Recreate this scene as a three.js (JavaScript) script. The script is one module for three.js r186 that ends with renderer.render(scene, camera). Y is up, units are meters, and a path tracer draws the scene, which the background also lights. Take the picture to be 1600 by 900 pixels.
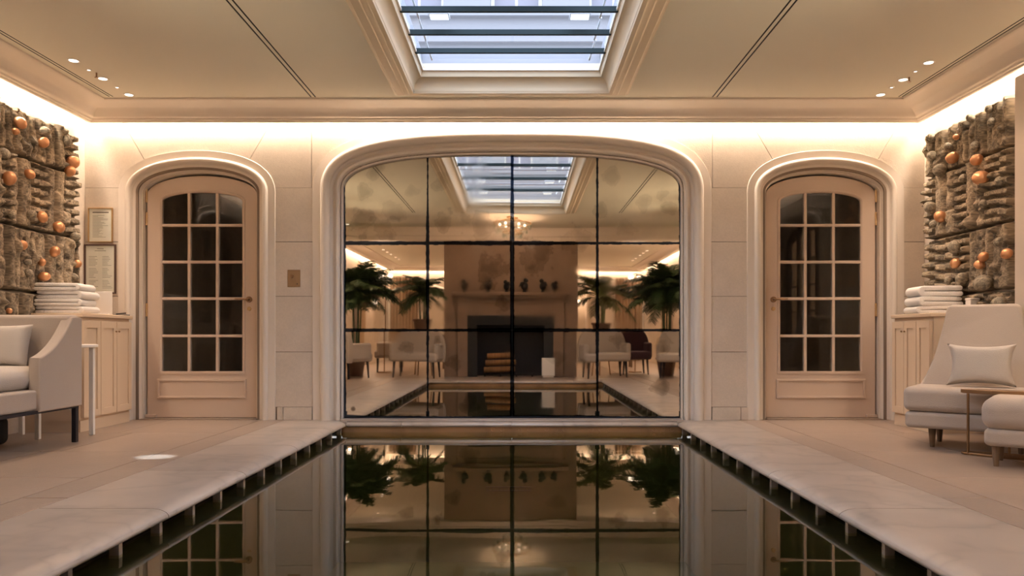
import * as THREE from 'three';
import { RoundedBoxGeometry } from 'three/addons/geometries/RoundedBoxGeometry.js';
import { mergeGeometries, mergeVertices, toCreasedNormals } from 'three/addons/utils/BufferGeometryUtils.js';
import { RectAreaLightUniformsLib } from 'three/addons/lights/RectAreaLightUniformsLib.js';
import { Brush, Evaluator, SUBTRACTION } from 'three-bvh-csg';

// ---------------------------------------------------------------- camera, sky, exposure
const scene = new THREE.Scene();
const FOCAL = 1150, DEPTH = 6.6, EYE = [0.069, 0.752, DEPTH], VPX = 812, VPY = 525;
const camera = new THREE.PerspectiveCamera(2 * Math.atan(450 / FOCAL) * 180 / Math.PI, 16 / 9, 0.05, 200);
camera.position.set(...EYE);
camera.lookAt(EYE[0], EYE[1], 0);
camera.setViewOffset(1600, 900, 800 - VPX, 450 - VPY, 1600, 900);
{ // even overcast sky, brighter towards the zenith (CIE overcast)
  const w = 64, h = 64, d = new Float32Array(w * h * 4);
  for (let y = 0; y < h; y++) for (let x = 0; x < w; x++) { const e = Math.max(0, Math.sin(((y + 0.5) / h - 0.5) * Math.PI)), k = (1 + 2 * e) / 3, q = (y * w + x) * 4; d[q] = 5.0 * k; d[q + 1] = 5.7 * k; d[q + 2] = 7.1 * k; d[q + 3] = 1; }
  const t = new THREE.DataTexture(d, w, h, THREE.RGBAFormat, THREE.FloatType); t.mapping = THREE.EquirectangularReflectionMapping; t.magFilter = THREE.LinearFilter; t.needsUpdate = true;
  scene.background = t;
}
const renderer = new THREE.WebGLRenderer({ antialias: true });
renderer.toneMapping = THREE.LinearToneMapping;
renderer.toneMappingExposure = 1.2;
renderer.shadowMap.enabled = true;
RectAreaLightUniformsLib.init();

// room, metres: mirror wall at z = 0, floor at y = 0, room runs towards +z behind the camera
const XL = -3.83, XR = 3.70, ZE = 15, CEIL = 2.76, WATER = -0.10, POOLX = 1.46, POOLZ0 = 0.12, POOLZ1 = 5.9;

// light colours and strengths
const COVE = [1, 0.835, 0.69], COVE_I = 50, WARM = [1, 0.66, 0.47], DOWN_I = 2.2, CHAND_I = 2.4;
function areaLight(name, w, h, pos, target, color, intensity) {
  const l = new THREE.RectAreaLight(new THREE.Color().setRGB(...color), intensity, w, h);
  l.name = name; l.position.set(...pos); l.lookAt(...target); scene.add(l); return l;
}
areaLight('cove_back_light', XR - XL - 0.2, 0.06, [(XL + XR) / 2, 2.735, 0.05], [(XL + XR) / 2, 0, 0.05], COVE, COVE_I);
areaLight('cove_end_light', XR - XL - 0.2, 0.06, [(XL + XR) / 2, 2.735, ZE - 0.05], [(XL + XR) / 2, 0, ZE - 0.05], COVE, COVE_I);
for (const [x, n] of [[XL + 0.05, 'cove_left_light'], [XR - 0.05, 'cove_right_light']]) {
  const l = areaLight(n, 0.06, ZE - 0.4, [x, 2.735, ZE / 2], [x, 0, ZE / 2], COVE, COVE_I);
  l.rotation.set(-Math.PI / 2, 0, 0);
}

// ---------------------------------------------------------------- helpers
function rng(seed) { let a = seed >>> 0; return () => { a = (a + 0x6D2B79F5) | 0; let t = Math.imul(a ^ (a >>> 15), 1 | a); t = (t + Math.imul(t ^ (t >>> 7), 61 | t)) ^ t; return ((t ^ (t >>> 14)) >>> 0) / 4294967296; }; }
const hash2 = (x, y, s = 0) => { let h = Math.imul(x | 0, 374761393) + Math.imul(y | 0, 668265263) + Math.imul(s | 0, 362437); h = Math.imul(h ^ (h >>> 13), 1274126177); return ((h ^ (h >>> 16)) >>> 0) / 4294967296; };
function vnoise(x, y, s = 0, per = 0) {
  const xi = Math.floor(x), yi = Math.floor(y), fx = x - xi, fy = y - yi, u = fx * fx * (3 - 2 * fx), v = fy * fy * (3 - 2 * fy);
  const m = (a) => per ? ((a % per) + per) % per : a;
  const a = hash2(m(xi), m(yi), s), b = hash2(m(xi + 1), m(yi), s), c = hash2(m(xi), m(yi + 1), s), d = hash2(m(xi + 1), m(yi + 1), s);
  return a + (b - a) * u + (c - a) * v + (a - b - c + d) * u * v;
}
function fbm(x, y, s = 0, o = 4, per = 0) { let t = 0, a = 0.5, n = 0; for (let k = 0; k < o; k++) { t += a * vnoise(x, y, s + k * 17, per); n += a; x *= 2; y *= 2; per *= 2; a *= 0.5; } return t / n; }
const clamp = (v, a = 0, b = 1) => Math.min(b, Math.max(a, v));
const lerp = (a, b, t) => a + (b - a) * t;
const smooth = (a, b, v) => { const t = clamp((v - a) / (b - a)); return t * t * (3 - 2 * t); };
// a pixel of the photograph at a given distance from the camera plane
const at = (px, py, depth) => [EYE[0] + (px - VPX) * depth / FOCAL, EYE[1] - (py - VPY) * depth / FOCAL, DEPTH - depth];

function dataTex(w, h, fn, srgb, repeat) {
  const d = new Uint8Array(w * h * 4);
  for (let y = 0; y < h; y++) for (let x = 0; x < w; x++) {
    const c = fn(x / w, y / h), k = (y * w + x) * 4;
    for (let i = 0; i < 3; i++) d[k + i] = clamp(Math.round((Array.isArray(c) ? c[i] : c) * 255), 0, 255);
    d[k + 3] = 255;
  }
  const t = new THREE.DataTexture(d, w, h);
  t.magFilter = THREE.LinearFilter; t.minFilter = THREE.LinearFilter;
  t.wrapS = t.wrapT = repeat ? THREE.RepeatWrapping : THREE.ClampToEdgeWrapping;
  if (repeat) t.repeat.set(repeat, repeat);
  if (srgb) t.colorSpace = THREE.SRGBColorSpace;
  t.needsUpdate = true; return t;
}
const used = {};
function numbered(name) { if (!(name in used)) { used[name] = 0; return name; } used[name]++; return `${name}_${String(used[name]).padStart(3, '0')}`; }
function meta(o, label, category, group, kind) { if (label) o.userData.label = label; if (category) o.userData.category = category; if (group) o.userData.group = group; if (kind) o.userData.kind = kind; return o; }
function thing(name, label, category, pos = [0, 0, 0], turn = 0, group, kind) {
  const g = new THREE.Group(); g.name = numbered(name); g.position.set(...pos); g.rotation.y = turn; scene.add(g);
  return meta(g, label, category, group, kind);
}
function structure(name, label) { const g = new THREE.Group(); g.name = name; scene.add(g); return meta(g, label, null, null, 'structure'); }
function mesh(name, geo, mat, parent, label) {
  const m = new THREE.Mesh(geo, mat); m.name = name; m.castShadow = m.receiveShadow = true;
  if (label) m.userData.label = label;
  parent.add(m); return m;
}
// uv in metres from the dominant axis of every face
function uvm(g) {
  g = g.index ? g.toNonIndexed() : g;
  const p = g.attributes.position, uv = new Float32Array(p.count * 2), a = new THREE.Vector3(), b = new THREE.Vector3(), c = new THREE.Vector3();
  for (let i = 0; i < p.count; i += 3) {
    a.fromBufferAttribute(p, i); b.fromBufferAttribute(p, i + 1); c.fromBufferAttribute(p, i + 2);
    const n = b.clone().sub(a).cross(c.clone().sub(a)), x = Math.abs(n.x), y = Math.abs(n.y), z = Math.abs(n.z);
    [a, b, c].forEach((v, k) => { const [s, t] = y >= x && y >= z ? [v.x, v.z] : x >= z ? [v.z, v.y] : [v.x, v.y]; uv[(i + k) * 2] = s; uv[(i + k) * 2 + 1] = t; });
  }
  g.setAttribute('uv', new THREE.BufferAttribute(uv, 2)); return g;
}
const strip = (g) => { g = g.index ? g.toNonIndexed() : g; for (const k of Object.keys(g.attributes)) if (!['position', 'normal', 'uv'].includes(k)) g.deleteAttribute(k); return g; };
const merge = (list) => mergeGeometries(list.map(strip));
const box = (x0, x1, y0, y1, z0, z1) => uvm(new THREE.BoxGeometry(x1 - x0, y1 - y0, z1 - z0).translate((x0 + x1) / 2, (y0 + y1) / 2, (z0 + z1) / 2));
const rbox = (x0, x1, y0, y1, z0, z1, r = 0.005, s = 2) => uvm(new RoundedBoxGeometry(x1 - x0, y1 - y0, z1 - z0, s, r).translate((x0 + x1) / 2, (y0 + y1) / 2, (z0 + z1) / 2));
const cyl = (r0, r1, h, x, y, z, n = 20) => uvm(new THREE.CylinderGeometry(r1, r0, h, n).translate(x, y + h / 2, z));
function bar(a, b, r, r2 = r, n = 10) {
  const A = new THREE.Vector3(...a), B = new THREE.Vector3(...b), d = B.clone().sub(A), g = new THREE.CylinderGeometry(r2, r, d.length(), n);
  g.applyQuaternion(new THREE.Quaternion().setFromUnitVectors(new THREE.Vector3(0, 1, 0), d.clone().normalize())); g.translate((a[0] + b[0]) / 2, (a[1] + b[1]) / 2, (a[2] + b[2]) / 2);
  return uvm(g);
}
const lathe = (pts, n = 32) => uvm(new THREE.LatheGeometry(pts.map(([r, y]) => new THREE.Vector2(r, y)), n));
function polygon(pts, depth, holes = [], bevel = 0) {
  const s = new THREE.Shape(pts.map(([x, y]) => new THREE.Vector2(x, y)));
  for (const h of holes) s.holes.push(new THREE.Path(h.map(([x, y]) => new THREE.Vector2(x, y))));
  return uvm(new THREE.ExtrudeGeometry(s, bevel ? { depth: depth - 2 * bevel, bevelEnabled: true, bevelSize: bevel, bevelThickness: bevel, bevelOffset: -bevel, bevelSegments: 2, curveSegments: 16 } : { depth, bevelEnabled: false }).translate(0, 0, bevel));
}
// arch outline, from the floor on the left, over the crown, to the floor on the right, with outward normals
function arch(hw, spring, crown, n = 2, segs = 48, y0 = 0) {
  const p = [[-hw, y0]];
  for (let k = 0; k <= segs; k++) { const t = Math.PI * (1 - k / segs), c = Math.cos(t), s = Math.sin(t); p.push([hw * Math.sign(c) * Math.abs(c) ** (2 / n), spring + (crown - spring) * Math.abs(s) ** (2 / n)]); }
  p.push([hw, y0]);
  const q = [p[0]]; for (const a of p) if (Math.hypot(a[0] - q[q.length - 1][0], a[1] - q[q.length - 1][1]) > 1e-4) q.push(a);
  return q;
}
function offset(p, o) {
  return p.map((a, i) => {
    const b = p[Math.max(0, i - 1)], c = p[Math.min(p.length - 1, i + 1)];
    let d1 = [a[0] - b[0], a[1] - b[1]], d2 = [c[0] - a[0], c[1] - a[1]];
    if (i === 0) d1 = d2; if (i === p.length - 1) d2 = d1;
    const l1 = Math.hypot(...d1), l2 = Math.hypot(...d2), t = [d1[0] / l1 + d2[0] / l2, d1[1] / l1 + d2[1] / l2], l = Math.hypot(...t);
    return [a[0] - t[1] / l * o, a[1] + t[0] / l * o];
  });
}
function sweep(path, profile) {          // profile: [outward offset, z]
  const rings = profile.map(([o, z]) => offset(path, o).map(([x, y]) => [x, y, z])), v = [];
  for (let k = 0; k + 1 < rings.length; k++) for (let i = 0; i + 1 < path.length; i++) {
    const a = rings[k][i], b = rings[k][i + 1], c = rings[k + 1][i + 1], d = rings[k + 1][i];
    v.push(...a, ...b, ...c, ...a, ...c, ...d);
  }
  const g = new THREE.BufferGeometry(); g.setAttribute('position', new THREE.Float32BufferAttribute(v, 3));
  g.computeVertexNormals();
  return uvm(toCreasedNormals(g, 0.6));
}
function roundPts(cx, cy, r, a0, a1, n = 6) { const o = []; for (let k = 0; k <= n; k++) { const a = lerp(a0, a1, k / n) * Math.PI / 180; o.push([cx + r * Math.cos(a), cy + r * Math.sin(a)]); } return o; }
const evaluator = new Evaluator(); evaluator.useGroups = false;
function cut(g, ...tools) {
  let r = new Brush(g); r.updateMatrixWorld();
  for (const t of tools) { const b = new Brush(t); b.updateMatrixWorld(); r = evaluator.evaluate(r, b, SUBTRACTION); }
  return uvm(r.geometry);
}
function pillow(w, h, t, pinch = 0.12, n = 22) {
  const make = (s) => {
    const g = new THREE.PlaneGeometry(1, 1, n, n), p = g.attributes.position;
    for (let i = 0; i < p.count; i++) {
      const u = p.getX(i) * 2, v = p.getY(i) * 2, e = (1 - u ** 4) * (1 - v ** 4);
      p.setXYZ(i, w / 2 * u * (1 - pinch * (1 - v * v) * u * u), h / 2 * v * (1 - pinch * (1 - u * u) * v * v), s * t / 2 * Math.max(0, e) ** 0.45 * (1 + 0.06 * (vnoise(u * 2 + 5, v * 2 + s * 3, 7) - 0.5)));
    }
    if (s < 0) { const ix = g.index.array; for (let k = 0; k < ix.length; k += 3) { const a = ix[k]; ix[k] = ix[k + 1]; ix[k + 1] = a; } }
    return g;
  };
  const g = mergeVertices(merge([make(1), make(-1)].map((q) => { q.deleteAttribute('uv'); q.deleteAttribute('normal'); return q; })), 1e-5);
  g.computeVertexNormals(); return uvm(g);
}

// ---------------------------------------------------------------- materials
const stoneMap = dataTex(512, 512, (u, v) => { const n = fbm(u * 8, v * 8, 1, 5, 8), m = vnoise(u * 128, v * 128, 5, 128), k = 0.93 + 0.03 * (n - 0.5) * 2 + 0.03 * (m - 0.5); return [k, k * 0.985, k * 0.965]; }, true, 0.8);
const stoneBump = dataTex(512, 512, (u, v) => 0.6 * fbm(u * 16, v * 16, 3, 4, 16) + 0.4 * vnoise(u * 200, v * 200, 4, 200), false, 1.2);
const marbleMap = dataTex(512, 512, (u, v) => { const w = fbm(u * 4, v * 4, 31, 4, 4), n = fbm(u * 6, v * 6, 11, 5, 6), vein = Math.pow(1 - Math.abs(2 * fbm(u * 4 + w, v * 4, 21, 4) - 1), 9), k = 0.92 + 0.14 * (n - 0.5) - 0.10 * vein; return [k, k * 0.975, k * 0.94]; }, true, 0.7);
const weave = dataTex(256, 256, (u, v) => 0.5 + 0.25 * Math.sin(u * Math.PI * 2 * 48) * Math.sin(v * Math.PI * 2 * 48) + 0.5 * (vnoise(u * 64, v * 64, 9, 64) - 0.5), false, 6);
const terryBump = dataTex(256, 256, (u, v) => vnoise(u * 96, v * 96, 41, 96), false, 5);
const woodMap = dataTex(512, 512, (u, v) => { const g = fbm(u * 40, v * 3, 51, 4), k = 0.82 + 0.3 * (g - 0.5); return [k, k * 0.96, k * 0.9]; }, true, 1);
const concreteMap = dataTex(512, 512, (u, v) => { const n = fbm(u * 10, v * 10, 61, 5, 10), m = vnoise(u * 100, v * 100, 63, 100), k = 0.62 + 0.5 * (n - 0.5) + 0.3 * (m - 0.5); return [k, k * 0.95, k * 0.86]; }, true, 1.5);
const rippleBump = dataTex(512, 512, (u, v) => fbm(u * 6, v * 12, 71, 3, 6), false, 0.35);
const rgb = (r, g, b) => new THREE.Color().setRGB(r, g, b);
const std = (color, roughness, extra = {}) => new THREE.MeshStandardMaterial({ color: rgb(...color), roughness, ...extra });
const M = {
  wall: std([0.74, 0.65, 0.55], 0.65, { map: stoneMap, bumpMap: stoneBump, bumpScale: 0.0015 }),
  joint: std([0.24, 0.18, 0.13], 0.9),
  ceiling: std([0.88, 0.83, 0.68], 0.75),
  paint: std([0.73, 0.64, 0.54], 0.42),
  door: std([0.60, 0.46, 0.35], 0.35),
  floor: std([0.37, 0.285, 0.225], 0.36, { map: stoneMap, bumpMap: stoneBump, bumpScale: 0.001 }),
  coping: std([0.485, 0.415, 0.365], 0.28, { map: marbleMap }),
  basin: std([0.045, 0.041, 0.011], 0.5, { map: stoneMap }),
  gutter: std([0.03, 0.03, 0.03], 0.8),
  brownStone: std([0.46, 0.26, 0.12], 0.5, { map: marbleMap }),
  black: std([0.012, 0.012, 0.012], 0.7),
  dark: std([0.012, 0.011, 0.017], 0.5),
  fabric: std([0.46, 0.385, 0.32], 0.95, { bumpMap: weave, bumpScale: 0.0015 }),
  cushion: std([0.54, 0.48, 0.42], 0.95, { bumpMap: weave, bumpScale: 0.002 }),
  towel: std([0.84, 0.79, 0.73], 1, { bumpMap: terryBump, bumpScale: 0.004 }),
  cabinet: std([0.66, 0.50, 0.35], 0.42),
  legWood: std([0.30, 0.21, 0.14], 0.5, { map: woodMap }),
  bronze: std([0.32, 0.20, 0.11], 0.35, { metalness: 0.9 }),
  brass: std([0.62, 0.42, 0.22], 0.35, { metalness: 0.9 }),
  copper: std([0.66, 0.33, 0.16], 0.35, { metalness: 0.6 }),
  greyBall: std([0.72, 0.68, 0.60], 0.8, { map: concreteMap }),
  concrete: std([0.72, 0.64, 0.54], 0.9, { map: concreteMap }),
  white: std([0.8, 0.75, 0.68], 0.5),
  glass: new THREE.MeshPhysicalMaterial({ color: rgb(0.92, 0.96, 0.95), roughness: 0.0, transmission: 1, thickness: 0, ior: 1.5 }),
  skyGlass: new THREE.MeshPhysicalMaterial({ color: rgb(0.9, 0.94, 0.97), roughness: 0.05, transmission: 1, thickness: 0, ior: 1.5 }),
  tealEdge: std([0.006, 0.022, 0.028], 0.7),
  metalPale: std([0.7, 0.72, 0.76], 0.35, { metalness: 0.3 }),
  purpleGrey: std([0.30, 0.28, 0.32], 0.6),
  leaf: new THREE.MeshPhysicalMaterial({ color: rgb(0.045, 0.085, 0.03), roughness: 0.5, side: THREE.DoubleSide }),
  leafPale: new THREE.MeshPhysicalMaterial({ color: rgb(0.13, 0.16, 0.05), roughness: 0.5, side: THREE.DoubleSide }),
  pot: std([0.16, 0.09, 0.06], 0.5),
  plum: std([0.07, 0.03, 0.04], 0.8),
  log: std([0.40, 0.22, 0.10], 0.8, { map: woodMap }),
  lampGlow: new THREE.MeshStandardMaterial({ color: rgb(1, 0.95, 0.88), roughness: 0.6, emissive: rgb(1, 0.86, 0.70), emissiveIntensity: 3 }),
  coolGlow: new THREE.MeshStandardMaterial({ color: rgb(1, 1, 1), roughness: 0.6, emissive: rgb(0.95, 1, 1.05), emissiveIntensity: 1.1 }),
};
const water = new THREE.MeshPhysicalMaterial({ color: rgb(0.72, 0.78, 0.52), roughness: 0.0, transmission: 1, thickness: 0, ior: 1.6, bumpMap: rippleBump, bumpScale: 0.0004 });

// ---------------------------------------------------------------- arches and openings in the mirror wall
const MIR = { hw: 1.52, spring: 2.05, crown: 2.385, n: 2.7 };
const mirrorPath = arch(MIR.hw, MIR.spring, MIR.crown, MIR.n, 72);
const doorPath = arch(0.515, 2.045, 2.228, 2, 40);
const DOORX = [-2.825, 2.81];
const shift = (p, dx) => p.map(([x, y]) => [x + dx, y]);
const mirrorProfile = [[0, -0.06], [0, -0.012], [0.022, -0.012], [0.026, 0.012], ...roundPts(0.045, 0.012, 0.018, 180, 0, 5), [0.068, 0.004], [0.085, -0.004], [0.10, 0.01], ...roundPts(0.147, 0.028, 0.045, 200, 0, 10), [0.196, 0.02], [0.262, 0.016], [0.268, 0.0]];
const doorProfile = [[0, -0.19], [0, -0.055], ...roundPts(0.075, -0.075, 0.072, 165, 100, 5), [0.068, 0.008], ...roundPts(0.097, 0.012, 0.024, 180, 0, 8), [0.125, 0.008], [0.185, 0.012], [0.19, 0]];

const wallBack = structure('wall_back', 'warm limestone end wall with cove light');
{
  const hole = (p) => p.slice().reverse();
  const dp = offset(doorPath, 0.02), mp = offset(mirrorPath, 0.015), outline = [[XL - 0.2, 0], ...shift(dp, DOORX[0]), ...mp, ...shift(dp, DOORX[1]), [XR + 0.2, 0], [XR + 0.2, CEIL + 0.1], [XL - 0.2, CEIL + 0.1]];
  mesh('wall_core', polygon(outline, 0.2).translate(0, 0, -0.212), M.joint, wallBack);
  const tools = [polygon(offset(mirrorPath, 0.262), 0.3).translate(0, 0, -0.15), ...DOORX.map((x) => polygon(shift(offset(doorPath, 0.184), x), 0.3).translate(0, 0, -0.15))];
  const g = 0.0026, Y = [0.115, 0.609, 1.108, 1.596, 2.083], panel = (pts) => {
    let q = polygon(pts, 0.014).translate(0, 0, -0.014);
    q = cut(q, ...tools);
    if (q.attributes.position.count) mesh('stone_panel', q, M.wall, wallBack);
  };
  const rect = (x0, x1, y0, y1) => panel([[x0 + g, y0 + g], [x1 - g, y0 + g], [x1 - g, y1 - g], [x0 + g, y1 - g]]);
  for (let k = 0; k < 4; k++) for (const [a, b] of [[XL, -3.4], [-2.2, -1.7], [1.7, 2.2], [3.4, XR]]) rect(a, b, Y[k], Y[k + 1]);
  const top = CEIL;
  DOORX.forEach((x, i) => {
    const xo = i ? XR : XL, xi = i ? 1.797 : -1.797, s = i ? 1 : -1;
    const dO = [[x + s * 0.44, 2.28], [x + s * 0.72, top]], dI = [[x - s * 0.44, 2.28], [x - s * 0.72, top]];
    const P = (pts) => panel(s > 0 ? pts : pts.slice().reverse());
    P([[x + s * 0.44 + s * g, 2.083], [xo, 2.083], [xo, top], [dO[1][0] + s * g, top], [dO[0][0] + s * g, dO[0][1]]]);
    P([[dI[0][0] + s * g, dI[0][1]], [dO[0][0] - s * g, dO[0][1]], [dO[1][0] - s * g, top], [dI[1][0] + s * g, top]]);
    P([[xi + s * g, 2.083], [dI[0][0] - s * g, 2.083], [dI[0][0] - s * g, dI[0][1]], [dI[1][0] - s * g, top], [xi + s * g, top]]);
  });
  for (const [a, b] of [[-1.797, -0.6], [-0.6, 0.6], [0.6, 1.797]]) rect(a, b, 2.0, top);
  for (const [a, b] of [[-2.106, -2.05], [-2.05, -1.79], [1.79, 2.05], [2.05, 2.12]]) mesh('plinth_block', rbox(a + g, b - g, 0, 0.113, -0.014, 0.012, 0.003), M.wall, wallBack);
  for (const [a, b] of [[XL, -3.53], [3.52, XR]]) mesh('plinth_block', rbox(a + g, b - g, 0, 0.113, -0.014, 0.008, 0.003), M.wall, wallBack);
}
const trim = (n, geo, label, mat = M.paint) => { const m = mesh(`trim_${n}`, geo, mat, scene, label); m.userData.kind = 'structure'; return m; };
trim(1, sweep(mirrorPath, mirrorProfile), 'moulded stone arch frame around the mirror');
trim(2, sweep(shift(doorPath, DOORX[0]), doorProfile), 'moulded arch frame around the door beside the framed notices');
trim(3, sweep(shift(doorPath, DOORX[1]), doorProfile), 'moulded arch frame around the door beside the slipper chair');

// ---------------------------------------------------------------- mirror: twelve antique panes
{
  const X0 = -MIR.hw, X1 = MIR.hw, Y0 = 0.012, Y1 = MIR.crown, mz = -0.05;
  const px2 = (x, y) => { const p = at(x, y, DEPTH); return [p[0], p[1]]; };
  const colX = [X0, px2(667, 0)[0], px2(800, 0)[0], px2(934, 0)[0], X1], rowY = [Y0, px2(0, 516)[1], px2(0, 379)[1], Y1];
  const spots = [[567, 302, 13, .35], [562, 346, 20, .45], [612, 332, 16, .25], [692, 346, 17, .4], [747, 345, 24, .35], [768, 420, 24, .6], [836, 396, 28, .55], [940, 326, 10, .3], [1036, 304, 12, .25], [1046, 322, 12, .35], [1008, 312, 13, .25], [786, 477, 14, .55], [709, 563, 13, .55], [730, 632, 15, .5], [632, 541, 13, .5], [683, 531, 9, .5], [967, 535, 14, .4], [1034, 604, 16, .55], [1036, 540, 14, .4], [550, 640, 3, .9], [690, 282, 14, .3], [640, 300, 12, .2], [585, 265, 12, .3], [960, 275, 16, .25], [905, 370, 22, .3], [870, 560, 12, .3], [600, 360, 22, .35], [1045, 585, 14, .3], [980, 360, 15, .2], [660, 480, 10, .3]].map(([x, y, r, a]) => { const p = px2(x, y); return [p[0], p[1], r * DEPTH / FOCAL, a]; });
  const W = 1536, H = 1200, colorData = (u, v) => {
    const x = lerp(X0, X1, u), y = lerp(Y0, Y1, v);
    let k = 1 - 0.16 * smooth(0.5, 0.8, fbm(x * 2.2 + 3, y * 2.2, 81, 5)), warm = 0;
    for (const [sx, sy, r, a] of spots) {
      const dx = x - sx, dy = y - sy; if (Math.abs(dx) > r * 2 || Math.abs(dy) > r * 2) continue;
      const d = Math.hypot(dx, dy) / r + 2.0 * (fbm(x * 11, y * 11, 85, 5) - 0.5), rim = Math.exp(-((d - 0.85) ** 2) / 0.01) * 0.25;
      k *= 1 - a * (0.8 * (1 - smooth(0.15, 1.25, d)) + rim); warm = Math.max(warm, a * (1 - smooth(0.5, 1.1, d)));
    }
    // corroded silvering along the edges of every pane
    let e = 9;
    for (const c of colX) e = Math.min(e, Math.abs(x - c)); for (const r of rowY) if (r !== Y1) e = Math.min(e, Math.abs(y - r));
    const strength = vnoise(x * 1.3 + 9, y * 1.3, 91), edge = 0.006 + 0.02 * strength * strength + 0.014 * Math.max(0, fbm(x * 26, y * 26, 93, 3) - 0.42) + (y - Y0 < 0.06 ? 0.022 * vnoise(x * 3, 2, 95) : 0);
    const c = smooth(edge * 0.65, edge * 1.1, e);
    const base = [0.80 * k, 0.745 * k * (1 - 0.05 * warm), 0.655 * k * (1 - 0.12 * warm)];
    return [lerp(0.035, base[0], c), lerp(0.05, base[1], c), lerp(0.08, base[2], c)];
  };
  const lin = (c) => c <= 0.0031308 ? 12.92 * c : 1.055 * c ** (1 / 2.4) - 0.055;
  const map = dataTex(W, H, (u, v) => colorData(u, v).map(lin), true);
  const rough = dataTex(384, 300, (u, v) => { const x = lerp(X0, X1, u), y = lerp(Y0, Y1, v); let r = 0.02 + 0.05 * smooth(0.5, 0.85, fbm(x * 3, y * 3, 99, 4)); for (const [sx, sy, rr, a] of spots) r += 0.04 * a * (1 - smooth(0.5, 1, Math.hypot(x - sx, y - sy) / rr)); return r; }, false);
  const mat = new THREE.MeshStandardMaterial({ color: rgb(1, 1, 1), map, metalness: 1, roughness: 1, roughnessMap: rough });
  const t = thing('antique_mirror', 'large arched antique mirror of twelve foxed panes above the pool end', 'mirror', [0, 0, 0]);
  mesh('backing', polygon(arch(MIR.hw + 0.004, MIR.spring, MIR.crown + 0.004, MIR.n, 72, 0), 0.02).translate(0, 0, mz - 0.03), M.black, t);
  const r = rng(5);
  const full = polygon(mirrorPath, 0.4).translate(0, 0, -0.2);
  for (let j = 0; j < 3; j++) for (let i = 0; i < 4; i++) {
    const g = 0.0018, x0 = colX[i] + g, x1 = colX[i + 1] - g, y0 = rowY[j] + g, y1 = rowY[j + 1] - g;
    let pts;
    if (j < 2) pts = [[x0, y0], [x1, y0], [x1, y1], [x0, y1]];
    else {
      pts = [[x0, y0], [x1, y0]];
      const topY = (x) => MIR.spring + (MIR.crown - MIR.spring) * Math.max(0, 1 - Math.abs(x / MIR.hw) ** MIR.n) ** (1 / MIR.n);
      for (let k = 0; k <= 40; k++) { const q = i === 0 ? 1 - (1 - k / 40) ** 1 : k / 40; let x = lerp(x1, x0, q); if (i === 0) x = lerp(x1, x0, 1 - (1 - k / 40) ** 2); if (i === 3) x = lerp(x1, x0, (k / 40) ** 2); pts.push([x, Math.max(y0 + 0.01, topY(x) - 0.002)]); }
    }
    const cx = (x0 + x1) / 2, cy = (y0 + y1) / 2;
    const g2 = polygon(pts.map(([x, y]) => [x - cx, y - cy]), 0.006), p = g2.attributes.position, uv = g2.attributes.uv;
    for (let k = 0; k < p.count; k++) uv.setXY(k, (p.getX(k) + cx - X0) / (X1 - X0), (p.getY(k) + cy - Y0) / (Y1 - Y0));
    const m = mesh('pane', g2, mat, t); m.position.set(cx, cy, mz - 0.006);
    m.rotation.set((r() - 0.5) * 0.0026, (r() - 0.5) * 0.0026, 0);
  }
}

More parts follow.
